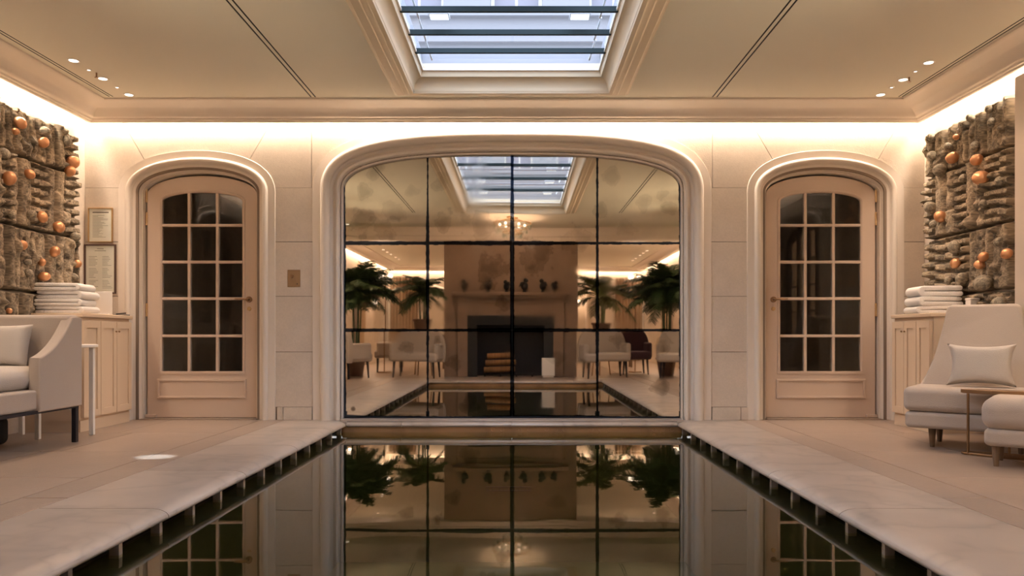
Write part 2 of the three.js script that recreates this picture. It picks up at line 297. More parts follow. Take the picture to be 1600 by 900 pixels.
// ---------------------------------------------------------------- doors
function frenchDoor(name, label, pos, turn, handleSide, dark = true) {
  const d = structure(name, label); d.position.set(...pos); d.rotation.y = turn;
  const hw = 0.499, out = arch(hw, 2.045, 2.212, 2, 40, 0.008);
  const gx = 0.372, gy0 = 0.425, gs = 1.98, gc = 2.065, glassOut = arch(gx, gs, gc, 2, 30, gy0);
  mesh('leaf', polygon(out, 0.046, [glassOut.slice().reverse()], 0.004).translate(0, 0, -0.023), M.door, d);
  const bead = glassOut.concat([[gx, gy0]]).slice(0, -1);
  mesh('glazing_bead', merge([sweep(glassOut, [[0.022, 0.022], [0.018, 0.031], [0.006, 0.031], [-0.006, 0.022], [-0.006, 0.0]]), box(-gx - 0.02, gx + 0.02, gy0 - 0.018, gy0 + 0.006, 0, 0.031)]), M.door, d);
  const cols = [-gx, -0.122, 0.135, gx], rows = [gy0, 0.752, 1.092, 1.426, 1.762, gc];
  if (handleSide < 0) { cols[1] = -0.135; cols[2] = 0.122; }
  for (const x of cols.slice(1, 3)) mesh('muntin', rbox(x - 0.013, x + 0.013, gy0, gc - 0.004, -0.018, 0.02, 0.006), M.door, d);
  for (const y of rows.slice(1, 5)) mesh('muntin', rbox(-gx, gx, y - 0.013, y + 0.013, -0.018, 0.021, 0.006), M.door, d);
  const topY = (x) => gs + (gc - gs) * Math.sqrt(Math.max(0, 1 - (x / gx) ** 2));
  for (let j = 0; j < 5; j++) for (let i = 0; i < 3; i++) {
    let pts = [[cols[i], rows[j]], [cols[i + 1], rows[j]]];
    if (j < 4) pts.push([cols[i + 1], rows[j + 1]], [cols[i], rows[j + 1]]);
    else for (let k = 0; k <= 10; k++) { const x = lerp(cols[i + 1], cols[i], k / 10); pts.push([x, topY(x)]); }
    const s = new THREE.Shape(pts.map(([x, y]) => new THREE.Vector2(x, y)));
    mesh('pane', uvm(new THREE.ShapeGeometry(s)), M.glass, d);
  }
  mesh('panel', rbox(-0.39, 0.39, 0.20, 0.345, 0.0, 0.028, 0.004), M.door, d);
  const fr = [[-0.405, 0.185], [0.405, 0.185], [0.405, 0.36], [-0.405, 0.36]], inn = [[-0.385, 0.205], [0.385, 0.205], [0.385, 0.34], [-0.385, 0.34]];
  mesh('panel_moulding', polygon(fr, 0.018, [inn.slice().reverse()], 0.004).translate(0, 0, 0.022), M.door, d);
  const hx = handleSide * (hw - 0.07), L = mesh('handle', merge([bar([hx, 1.085, 0.022], [hx, 1.085, 0.035], 0.028, 0.026, 20), bar([hx, 1.085, 0.03], [hx, 1.085, 0.07], 0.009), bar([hx, 1.085, 0.066], [hx - handleSide * 0.115, 1.09, 0.066], 0.009, 0.006)]), M.bronze, d, 'bronze lever handle');
  mesh('keyhole', merge([bar([hx, 1.0, 0.022], [hx, 1.0, 0.03], 0.02, 0.018, 16)]), M.brass, d);
  for (const y of [0.93, 1.76, 1.97]) mesh('hinge', bar([-handleSide * (hw + 0.006), y, 0.022], [-handleSide * (hw + 0.006), y + 0.12, 0.022], 0.011), M.brass, d);
  mesh('door_stop', rbox(-handleSide * 0.46 - 0.05, -handleSide * 0.46 + 0.05, 0.01, 0.04, 0.023, 0.05, 0.004), M.door, d);
  return d;
}
frenchDoor('door_1', 'arched glazed door with bronze handle beside the framed notices', [DOORX[0], 0, -0.13], 0, 1);
frenchDoor('door_2', 'arched glazed door with bronze handle beside the slipper chair', [DOORX[1], 0, -0.13], 0, -1);
// dark rooms behind the two doors
{
  const v = structure('wall_vestibule', 'unlit corridors behind the doors');
  for (const x of DOORX) {
    const w = 0.95, z0 = -6.2, z1 = -0.2;
    mesh('room_lining', merge([box(x - w - 0.05, x - w, -0.1, 2.6, z0, z1), box(x + w, x + w + 0.05, -0.1, 2.6, z0, z1), box(x - w, x + w, -0.1, 2.6, z0 - 0.05, z0), box(x - w, x + w, 2.55, 2.6, z0, z1), box(x - w, x + w, -0.1, -0.02, z0, z1)]), M.wall, v);
  }
  mesh('threshold', merge(DOORX.map((x) => box(x - 0.52, x + 0.52, -0.06, 0.006, -0.22, 0))), M.floor, v);
}

// ---------------------------------------------------------------- side walls, end wall
const SIDEZ = 2.78, SIDEHW = 0.72;                        // arched side openings, centre and half width
const sidePath = arch(SIDEHW, 2.0, 2.24, 2, 40);
function sideWall(name, x, s, label) {                    // s = +1: wall on the left, facing +x
  const w = structure(name, label);
  const p = shift(offset(sidePath, 0.02), SIDEZ), out = [[-0.22, 0], ...p, [ZE + 0.2, 0], [ZE + 0.2, CEIL + 0.1], [-0.22, CEIL + 0.1]];
  const g = polygon(out, 0.2).rotateY(-Math.PI / 2);      // (x, y) -> (z, y), depth -> -x
  g.translate(s > 0 ? x : x + 0.2, 0, 0);
  mesh('wall_face', uvm(g), M.wall, w);
  return w;
}
sideWall('wall_left', XL, 1, 'side wall behind the relief beside the framed notices');
sideWall('wall_right', XR, -1, 'side wall behind the relief beside the slipper chair');
{
  const a = sweep(sidePath, doorProfile).rotateY(Math.PI / 2).translate(XL, 0, SIDEZ), b = sweep(sidePath, doorProfile).rotateY(-Math.PI / 2).translate(XR, 0, SIDEZ);
  trim(4, uvm(a), 'arch moulding of the side doorway next to the white settee'); trim(5, uvm(b), 'arch moulding of the side doorway next to the ottoman');
  // glazed doors in the side openings
  [['door_3', XL - 0.14, Math.PI / 2], ['door_4', XR + 0.14, -Math.PI / 2]].forEach(([n, x, turn]) => {
    const d = structure(n, n === 'door_3' ? 'dark glazed double door in the side wall' : 'glazed double door to the lit garden room'); d.position.set(x, 0, SIDEZ); d.rotation.y = turn;
    const out = arch(0.705, 2.0, 2.225, 2, 40, 0.008), hole = arch(0.62, 1.95, 2.12, 2, 30, 0.4);
    mesh('leaf', polygon(out, 0.05, [hole.slice().reverse()]).translate(0, 0, -0.025), n === 'door_3' ? M.door : M.dark, d);
    for (const xx of [-0.31, 0, 0.31]) mesh('muntin', rbox(xx - (xx ? 0.013 : 0.05), xx + (xx ? 0.013 : 0.05), 0.4, 2.1, -0.02, 0.02, 0.005), n === 'door_3' ? M.door : M.dark, d);
    for (const y of [0.74, 1.08, 1.42, 1.76]) mesh('muntin', rbox(-0.62, 0.62, y - 0.013, y + 0.013, -0.018, 0.018, 0.005), n === 'door_3' ? M.door : M.dark, d);
    const s = new THREE.Shape(hole.map(([u, v]) => new THREE.Vector2(u, v)));
    mesh('pane', uvm(new THREE.ShapeGeometry(s)), M.glass, d);
  });
  const v = structure('wall_side_rooms', 'rooms beyond the side doors');
  const room = (x0, x1, mat) => mesh('room_lining', merge([box(x0, x1, -0.1, 0, SIDEZ - 1.6, SIDEZ + 1.6), box(x0, x1, 2.7, 2.8, SIDEZ - 1.6, SIDEZ + 1.6), box(x0, x1, 0, 2.7, SIDEZ - 1.65, SIDEZ - 1.6), box(x0, x1, 0, 2.7, SIDEZ + 1.6, SIDEZ + 1.65), x0 < 0 ? box(x0 - 0.05, x0, 0, 2.7, SIDEZ - 1.6, SIDEZ + 1.6) : box(x1, x1 + 0.05, 0, 2.7, SIDEZ - 1.6, SIDEZ + 1.6)]), mat, v);
  room(XL - 5.2, XL - 0.2, M.wall); room(XR + 0.2, XR + 2.2, M.wall);
}
{
  const w = structure('wall_end', 'end wall of the lounge seen in the mirror');
  mesh('wall_face', box(XL - 0.2, XR + 0.2, 0, CEIL + 0.1, ZE, ZE + 0.2), M.wall, w);
  for (const x of [-2.6, -0.9, 0.9, 2.6]) mesh('arch_panel', sweep(arch(0.55, 1.9, 2.15, 2, 24), [[0, 0], [0, 0.03], [0.05, 0.045], [0.09, 0.02], [0.09, 0]]).rotateY(Math.PI).translate(x, 0, ZE), M.paint, w);
  for (const x of [-2.6, -0.9, 0.9, 2.6]) mesh('dark_window', polygon(arch(0.42, 1.85, 2.05, 2, 20, 0.1), 0.02).rotateY(Math.PI).translate(x, 0, ZE), x < -2 || x > 2 ? M.paint : M.dark, w);
}

// ---------------------------------------------------------------- ceiling, air slots, skylight
const SKY = { x: 0.96, z0: 0.54, z1: 5.12 };
{
  const c = structure('ceiling', 'cream plaster ceiling');
  const rect = (x0, x1, z0, z1) => [[x0, z0], [x0, z1], [x1, z1], [x1, z0]];
  const slots = [[-1.684, 0.41], [-1.648, 0.41], [1.690, 0.41], [1.726, 0.41], [-3.374, 0.42], [-3.345, 0.42], [3.25, 0.42], [3.279, 0.42]];
  const holes = [rect(-SKY.x + 0.06, SKY.x - 0.06, SKY.z0 + 0.06, SKY.z1 - 0.06), ...slots.map(([x, z]) => rect(x - 0.0065, x + 0.0065, z, 5.36))];
  const s = new THREE.Shape([[XL - 0.2, -0.2], [XR + 0.2, -0.2], [XR + 0.2, ZE + 0.2], [XL - 0.2, ZE + 0.2]].map(([x, z]) => new THREE.Vector2(x, z)));
  for (const h of holes) s.holes.push(new THREE.Path(h.map(([x, z]) => new THREE.Vector2(x, z))));
  const g = new THREE.ExtrudeGeometry(s, { depth: 0.1, bevelEnabled: false }).rotateX(Math.PI / 2).translate(0, CEIL + 0.1, 0);
  mesh('plaster', uvm(g), M.ceiling, c);
  for (const x of [-1.666, 1.708, -3.36, 3.265]) mesh('plenum', box(x - 0.06, x + 0.06, CEIL + 0.1, CEIL + 0.16, 0.3, 5.5), M.black, c);
  for (const [x, z] of slots) mesh('slot_lining', box(x - 0.0066, x + 0.0066, CEIL + 0.0015, CEIL + 0.11, z, 5.36), M.black, c);
  mesh('beam', merge([box(XL, XR, 2.52, CEIL, 7.0, 7.35), box(XL, XR, 2.60, CEIL, 6.93, 7.0)]), M.paint, c);
}
// cornice loop with a gap behind it for the light
{
  const prof = [[0.10, CEIL], [0.10, 2.634], [0.122, 2.634], [0.128, 2.646], [0.145, 2.648], [0.150, 2.660], [0.172, 2.664], ...roundPts(0.405, 2.60, 0.232, 165, 100, 9).map(([p, y]) => [p, lerp(2.668, 2.742, (y - 2.66) / 0.1686)]), [0.385, 2.742], [0.40, 2.748], [0.40, CEIL]];
  const v = [], ring = prof.map(([p, y]) => [[XL + p, y, p], [XR - p, y, p], [XR - p, y, ZE - p], [XL + p, y, ZE - p]]);
  for (let k = 0; k + 1 < ring.length; k++) for (let i = 0; i < 4; i++) { const a = ring[k][i], b = ring[k][(i + 1) % 4], c = ring[k + 1][(i + 1) % 4], d = ring[k + 1][i]; v.push(...a, ...c, ...b, ...a, ...d, ...c); }
  const g = new THREE.BufferGeometry(); g.setAttribute('position', new THREE.Float32BufferAttribute(v, 3)); g.computeVertexNormals();
  trim(6, uvm(toCreasedNormals(g, 0.5)), 'moulded cornice with hidden cove light');
  const led = thing('cove_light_strip', 'hidden warm white light strip behind the cornice', 'light strip');
  const y = 2.742;
  mesh('strip', merge([box(XL + 0.1, XR - 0.1, y, y + 0.008, 0.035, 0.065), box(XL + 0.1, XR - 0.1, y, y + 0.008, ZE - 0.065, ZE - 0.035), box(XL + 0.035, XL + 0.065, y, y + 0.008, 0.2, ZE - 0.2), box(XR - 0.065, XR - 0.035, y, y + 0.008, 0.2, ZE - 0.2)]), M.lampGlow, led);
}
// skylight
{
  const prof = [[0, CEIL + 0.01], [0, 2.738], [0.02, 2.732], [0.03, 2.722], [0.085, 2.716], [0.10, 2.704], [0.135, 2.70], [0.15, 2.690], [0.178, 2.690], [0.183, 2.705], ...roundPts(0.255, 2.71, 0.07, 180, 95, 7).map(([o, y]) => [o, lerp(2.705, 2.80, (y - 2.71) / 0.07)]), [0.258, 2.845], [0.258, 2.90]];
  const v = [], ring = prof.map(([o, y]) => [[-SKY.x + o, y, SKY.z0 + o], [SKY.x - o, y, SKY.z0 + o], [SKY.x - o, y, SKY.z1 - o], [-SKY.x + o, y, SKY.z1 - o]]);
  for (let k = 0; k + 1 < ring.length; k++) for (let i = 0; i < 4; i++) { const a = ring[k][i], b = ring[k][(i + 1) % 4], c = ring[k + 1][(i + 1) % 4], d = ring[k + 1][i]; v.push(...a, ...b, ...c, ...a, ...c, ...d); }
  const g = new THREE.BufferGeometry(); g.setAttribute('position', new THREE.Float32BufferAttribute(v, 3)); g.computeVertexNormals();
  trim(7, uvm(toCreasedNormals(g, 0.5)), 'stepped moulding around the skylight', std([0.72, 0.60, 0.43], 0.5));
  const w = structure('window_1', 'skylight of overlapping glass panes');
  const x = 0.702, zs = [0.798, 1.17, 1.50, 1.86, 2.35, 3.12, 3.90, 4.862];
  // white edge trim round the glass
  mesh('edge_trim', merge([box(-x, x, 2.842, 2.86, 0.798, 0.812), box(-x, x, 2.842, 2.86, 4.85, 4.862), box(-x, -x + 0.012, 2.842, 2.86, 0.8, 4.86), box(x - 0.012, x, 2.842, 2.86, 0.8, 4.86)]), M.white, w);
  mesh('curb', merge([box(-0.86, -x - 0.002, 2.86, 3.0, 0.7, 4.96), box(x + 0.002, 0.86, 2.86, 3.0, 0.7, 4.96), box(-x, x, 2.86, 3.0, 0.7, 0.796), box(-x, x, 2.86, 3.0, 4.866, 4.96)]), std([0.34, 0.35, 0.39], 0.6), w);
  for (let k = 0; k + 1 < zs.length; k++) {
    const s = new THREE.PlaneGeometry(2 * x, zs[k + 1] - zs[k] + 0.02).rotateX(Math.PI / 2).translate(0, 2.87 + (k % 2) * 0.004, (zs[k] + zs[k + 1]) / 2);
    mesh('pane', uvm(s), M.skyGlass, w);
    if (k) mesh('pane_edge', box(-x, x, 2.838, 2.872, zs[k] - 0.012, zs[k] + 0.012), M.tealEdge, w);
  }
  for (const z of [2.66, 3.55]) mesh('pane_edge', box(-x, x, 2.862, 2.872, z - 0.01, z + 0.01), M.purpleGrey, w);
  for (const s of [-1, 1]) for (let k = 0; k < 6; k++) {
    const z = [0.98, 1.36, 1.72, 2.6, 3.4, 4.2][k];
    mesh('bracket', bar([s * 0.60, 2.86, z], [s * 0.63, 2.95, z + 0.16], 0.007), M.metalPale, w);
  }
  mesh('cross_beam', rbox(-0.42, 0.42, 2.95, 3.1, 2.02, 2.12, 0.005), M.purpleGrey, w);
  // glowing plates standing in for reflections of lights in the glass
  const nth = ['first', 'second', 'third', 'fourth', 'fifth', 'sixth', 'seventh'];
  const plateZ = [1.58, 2.19, 2.94, 3.73, 4.53];
  for (const s of [-1, 1]) for (const z of plateZ) {
    const t = thing('reflection_plate', `${nth[plateZ.indexOf(z)]} white glowing reflection plate from the mirror wall above the skylight, ${s < 0 ? 'notice' : 'slipper chair'} side`, 'lamp', [s * 0.48, 2.925, z], 0, s < 0 ? 'reflection plates on the notice side' : 'reflection plates on the chair side');
    mesh('housing', rbox(-0.07, 0.07, 0.004, 0.03, -0.05, 0.05, 0.004), M.metalPale, t);
    mesh('glow_face', box(-0.062, 0.062, 0.0, 0.004, -0.042, 0.042), M.coolGlow, t);
  }
  // invented narrow spot, added to make the cold bright patch on the deck
  const sp = new THREE.SpotLight(rgb(0.72, 0.86, 1), 170, 8, 0.026, 0.35, 2);
  sp.name = 'added_patch_spot'; sp.position.set(0.48, 2.915, 2.19); sp.target.position.set(-2.2, 0, 2.02); sp.castShadow = true; scene.add(sp, sp.target);
}

// courtyard fronts outside, seen through the skylight
for (const [z, turn, label] of [[-9, 0, 'pale grey courtyard front beyond the skylight over the mirror wall'], [24, Math.PI, 'pale grey courtyard front beyond the skylight over the lounge']]) {
  const t = thing('courtyard_building', label, 'building', [0, 0, z], turn), stone = std([0.31, 0.30, 0.31], 0.9);
  const wins = []; for (let r = 0; r < 2; r++) for (let k = -4; k <= 4; k++) wins.push([k * 2.1, 7.75 + r * 2.6]);
  mesh('wall', polygon([[-12, 2.5], [12, 2.5], [12, 11.5], [-12, 11.5]], 0.4, wins.map(([x, y]) => [[x - 0.55, y], [x - 0.55, y + 1.6], [x + 0.55, y + 1.6], [x + 0.55, y]])).translate(0, 0, -0.4), stone, t);
  for (const y of [6.95, 7.5]) mesh('string_course', box(-12, 12, y, y + 0.1, 0, 0.12), stone, t);
  mesh('roof', box(-12, 12, 11.5, 11.8, -0.6, 0.3), M.purpleGrey, t);
  for (const [x, y] of wins) { const f = mesh('window', box(x - 0.56, x + 0.56, y, y + 1.6, -0.38, -0.3), M.white, t); mesh('glass', box(x - 0.47, x - 0.03, y + 0.1, y + 1.5, -0.3, -0.285), M.purpleGrey, f); mesh('glass', box(x + 0.03, x + 0.47, y + 0.1, y + 1.5, -0.3, -0.285), M.purpleGrey, f); }
}

// ---------------------------------------------------------------- floor, coping, pool
{
  const f = structure('floor', 'pale limestone deck and lounge floor'), r = rng(11);
  const floors = [0.94, 1, 1.05].map((k) => { const m = M.floor.clone(); m.color.multiplyScalar(k); return m; });
  const copes = [0.96, 1, 1.03].map((k) => { const m = M.coping.clone(); m.color.multiplyScalar(k); return m; });
  mesh('bed', merge([box(XL - 0.2, -1.75, -0.2, -0.012, -0.2, ZE + 0.2), box(1.75, XR + 0.2, -0.2, -0.012, -0.2, ZE + 0.2), box(-1.75, 1.75, -0.2, -0.052, POOLZ1 + 0.3, ZE + 0.2), box(-1.75, 1.75, -0.2, -0.052, -0.2, -0.02)]), M.joint, f);
  const slab = (x0, x1, z0, z1) => mesh('slab', rbox(x0 + 0.003, x1 - 0.003, -0.03, (r() - 0.5) * 0.0008, z0 + 0.003, z1 - 0.003, 0.002, 1), floors[Math.floor(r() * 3)], f);
  for (const s of [-1, 1]) {
    const wall = s < 0 ? -XL : XR, S = (a, b, z0, z1) => s < 0 ? slab(-b, -a, z0, z1) : slab(a, b, z0, z1);
    let z = 0.0, k = 0;
    for (z = -0.0; z < 7.0; z += 1.06) S(2.03, 2.245, z, z + 1.06);
    for (z = 0, k = 0; z < 7.0; z += 0.9, k++) { S(2.245, 3.05 - (k % 2) * 0.12, z, z + 0.9); S(3.05 - (k % 2) * 0.12, wall, z, z + 0.9); }
  }
  slab(XL, -2.03, 7.42, ZE); slab(-2.03, 2.03, 6.3, ZE); slab(2.03, XR, 7.42, ZE); slab(-3.83, -2.245, 7.2, 7.42); slab(2.245, 3.7, 7.2, 7.42);
  // coping with a rounded nose: profile along x, extruded along z
  const nose = (w, t) => { const q = Math.min(0.085, w * 0.45); return [[0, -t], [w - 0.018, -t], ...roundPts(0, 0, 1, -80, 0, 4).map(([a, b]) => [w - 0.018 + a * 0.018, -t * 0.72 + b * t * 0.28]), ...roundPts(0, 0, 1, 0, 90, 9).slice(1).map(([a, b]) => [w - q + a * q, -t * 0.72 + b * t * 0.72]), [0, 0.0]]; };
  const cz = [0.12, 0.6, 1.53, 2.48, 3.39, 4.3, 5.2, 5.9];
  for (const s of [-1, 1]) for (let k = 0; k + 1 < cz.length; k++) {
    const g = polygon(nose(2.03 - POOLX - 0.003, 0.05), cz[k + 1] - cz[k] - 0.004);
    if (s < 0) g.translate(-2.03 + 0.002, 0, cz[k] + 0.002); else g.rotateY(Math.PI).translate(2.03 - 0.002, 0, cz[k + 1] - 0.002);
    mesh('coping_stone', uvm(toCreasedNormals(g, 0.5)), copes[Math.floor(r() * 3)], f);
  }
  for (const [z0, turn] of [[0.12, 0], [5.9, 1]]) for (let k = 0; k < 4; k++) {
    const xs = turn ? [-2.03, -1.0, 0.05, 1.0, 2.03] : [-1.46, -0.97, 0.0, 0.97, 1.46], a = xs[k] + 0.002, b = xs[k + 1] - 0.002, w = turn ? 0.4 : 0.17;
    const g = polygon(nose(w, 0.05), b - a);            // x towards the pool
    if (!turn) g.rotateY(-Math.PI / 2).translate(b, 0, z0 - w); else g.rotateY(Math.PI / 2).translate(a, 0, z0 + w);
    mesh('coping_stone', uvm(toCreasedNormals(g, 0.5)), copes[k % 3], f);
  }
  for (const s of [-1, 1]) mesh('slab', rbox(s < 0 ? -2.03 : 1.46, s < 0 ? -1.46 : 2.03, -0.03, 0, -0.05, 0.118, 0.002, 1), M.coping, f);
  // mirror sill
  mesh('sill', rbox(-1.52, 1.52, -0.02, 0.010, -0.06, 0.10, 0.004), copes[1], f);
}
{
  const p = structure('wall_pool', 'pool basin with overflow openings under the coping');
  const D = -1.25;
  mesh('basin', merge([box(-1.62, 1.62, D - 0.1, D, POOLZ0 - 0.1, POOLZ1 + 0.12), box(-1.56, -1.535, D, WATER - 0.004, POOLZ0 - 0.1, POOLZ1 + 0.12), box(1.535, 1.56, D, WATER - 0.004, POOLZ0 - 0.1, POOLZ1 + 0.12), box(-1.62, 1.62, D, WATER - 0.005, POOLZ0 - 0.15, POOLZ0 - 0.035), box(-1.62, 1.62, D, WATER - 0.005, POOLZ1 + 0.035, POOLZ1 + 0.12)]), M.basin, p);
  mesh('gutter', merge([box(-1.76, -1.70, -0.2, -0.05, 0, POOLZ1 + 0.2), box(1.70, 1.76, -0.2, -0.05, 0, POOLZ1 + 0.2), box(-1.76, -1.56, -0.13, -0.104, 0, POOLZ1 + 0.2), box(1.56, 1.76, -0.13, -0.104, 0, POOLZ1 + 0.2)]), M.gutter, p);
  const geo = rbox(-0.02, 0.02, -0.112, -0.05, -0.013, 0.013, 0.002, 1);
  for (const s of [-1, 1]) for (let z = 0.19; z < 5.9; z += 0.322) { const m = mesh('overflow_post', geo, M.coping, p); m.position.set(s * 1.505, 0, z); }
  mesh('end_fascia', box(-1.5, 1.5, -0.2, -0.05, 0.05, 0.09), M.brownStone, p);
  mesh('end_fascia', box(-1.5, 1.5, -0.2, -0.05, POOLZ1 + 0.03, POOLZ1 + 0.07), M.brownStone, p);
  const rings = []; const r = rng(77);
  for (let px = 770; px < 1052; px += 14) { const [x] = at(px, 0, 6.5); if (r() < 0.25) continue; rings.push(strip(uvm(new THREE.TorusGeometry(0.016, 0.0035, 6, 14, 4.6).rotateZ(r() * 6).translate(x, -0.077, 0.091)))); }
  const carved = mesh('carved_rings', merge(rings), M.brownStone, p); carved.userData.kind = 'stuff';
  const gr = thing('pool_grille', 'narrow dark inlet grille on the underwater end wall of the pool', 'grille', [-0.03, -0.6, 0.087]);
  mesh('frame', polygon([[-0.2, -0.02], [0.2, -0.02], [0.2, 0.02], [-0.2, 0.02]], 0.012, [[[-0.19, -0.012], [-0.19, 0.012], [0.19, 0.012], [0.19, -0.012]]]), M.dark, gr);
  for (let k = 0; k < 12; k++) mesh('bar', box(-0.18 + k * 0.0325, -0.172 + k * 0.0325, -0.013, 0.013, 0.002, 0.01), M.dark, gr);
  const wg = new THREE.PlaneGeometry(3.07, POOLZ1 + 0.12, 1, 1).rotateX(-Math.PI / 2).translate(0, WATER, (POOLZ1 + 0.14) / 2 + 0.02);
  const wm = mesh('pool_water', uvm(wg), water, scene); meta(wm, 'still olive green water filling the long indoor pool', 'water', null, 'stuff');
}

// ---------------------------------------------------------------- downlights and sprinklers
{
  let n = 0;
  const groups = [[-3.18, [1.24 - 0.376, 0.48, 1.24], [0.66, 1.05]], [3.07, [0.84, 0.48, 1.20], [0.66, 1.02]], [-3.05, [6.2, 6.6], []], [3.0, [6.2, 6.6], []], [-3.15, [10.6, 11.1, 11.6, 12.3, 12.8], []], [3.05, [10.6, 11.1, 11.6, 12.3, 12.8], []], [-2.9, [8.3, 8.8], []], [2.9, [8.3, 8.8], []]];
  const proto = (d) => { const r = d / 2; return { rim: lathe([[r, 0.004], [r + 0.008, 0.004], [r + 0.008, 0], [r, -0.002], [r - 0.004, 0.001]], 24), lens: uvm(new THREE.CylinderGeometry(r - 0.003, r - 0.003, 0.004, 24)) }; };
  const big = proto(0.068), small = proto(0.026);
  groups.forEach(([x, zs, ms], gi) => {
    const side = x < 0 ? 'notice' : 'slipper chair', where = gi < 2 ? `over the towel cabinet on the ${side} side` : gi < 4 ? `over the armchair on the ${side} side` : gi < 6 ? `over the far lounge on the ${side} side` : `behind the chimney breast on the ${side} side`;
    for (const z of zs) {
      const t = thing('downlight', `${['first', 'second', 'third', 'fourth', 'fifth'][zs.slice().sort((a, b) => a - b).indexOf(z)]} round downlight from the mirror wall ${where}`, 'downlight', [x, CEIL - 0.003, z], 0, `downlights ${where}`);
      mesh('rim', big.rim, M.white, t); mesh('lamp_lens', big.lens, M.lampGlow, t);
      const l = new THREE.SpotLight(rgb(...WARM), DOWN_I, 0, 0.75, 0.9, 2); l.name = 'downlight_spot'; l.position.set(x, CEIL - 0.012, z); l.target.position.set(x + (gi < 2 ? Math.sign(x) * 0.45 : 0), 0.8, z); l.castShadow = true; l.shadow.radius = 1.5; scene.add(l, l.target);
    }
    for (const z of ms) { const t = thing('pin_light', `${ms.indexOf(z) ? 'second' : 'first'} tiny pin light ${where}`, 'downlight', [x + 0.0, CEIL - 0.003, z], 0, `pin lights ${where}`); mesh('rim', small.rim, M.white, t); mesh('lamp_lens', small.lens, M.lampGlow, t); }
    if (gi < 2) { const t = thing('sprinkler', `small sprinkler head beside the downlights ${where}`, 'sprinkler', [x + 0.02, CEIL, zs[0] + (gi ? 0.05 : 0.12)]); mesh('stem', bar([0, 0.005, 0], [0, -0.035, 0], 0.006), M.bronze, t); mesh('deflector', cyl(0.014, 0.014, 0.003, 0, -0.038, 0, 14), M.bronze, t); }
  });
}

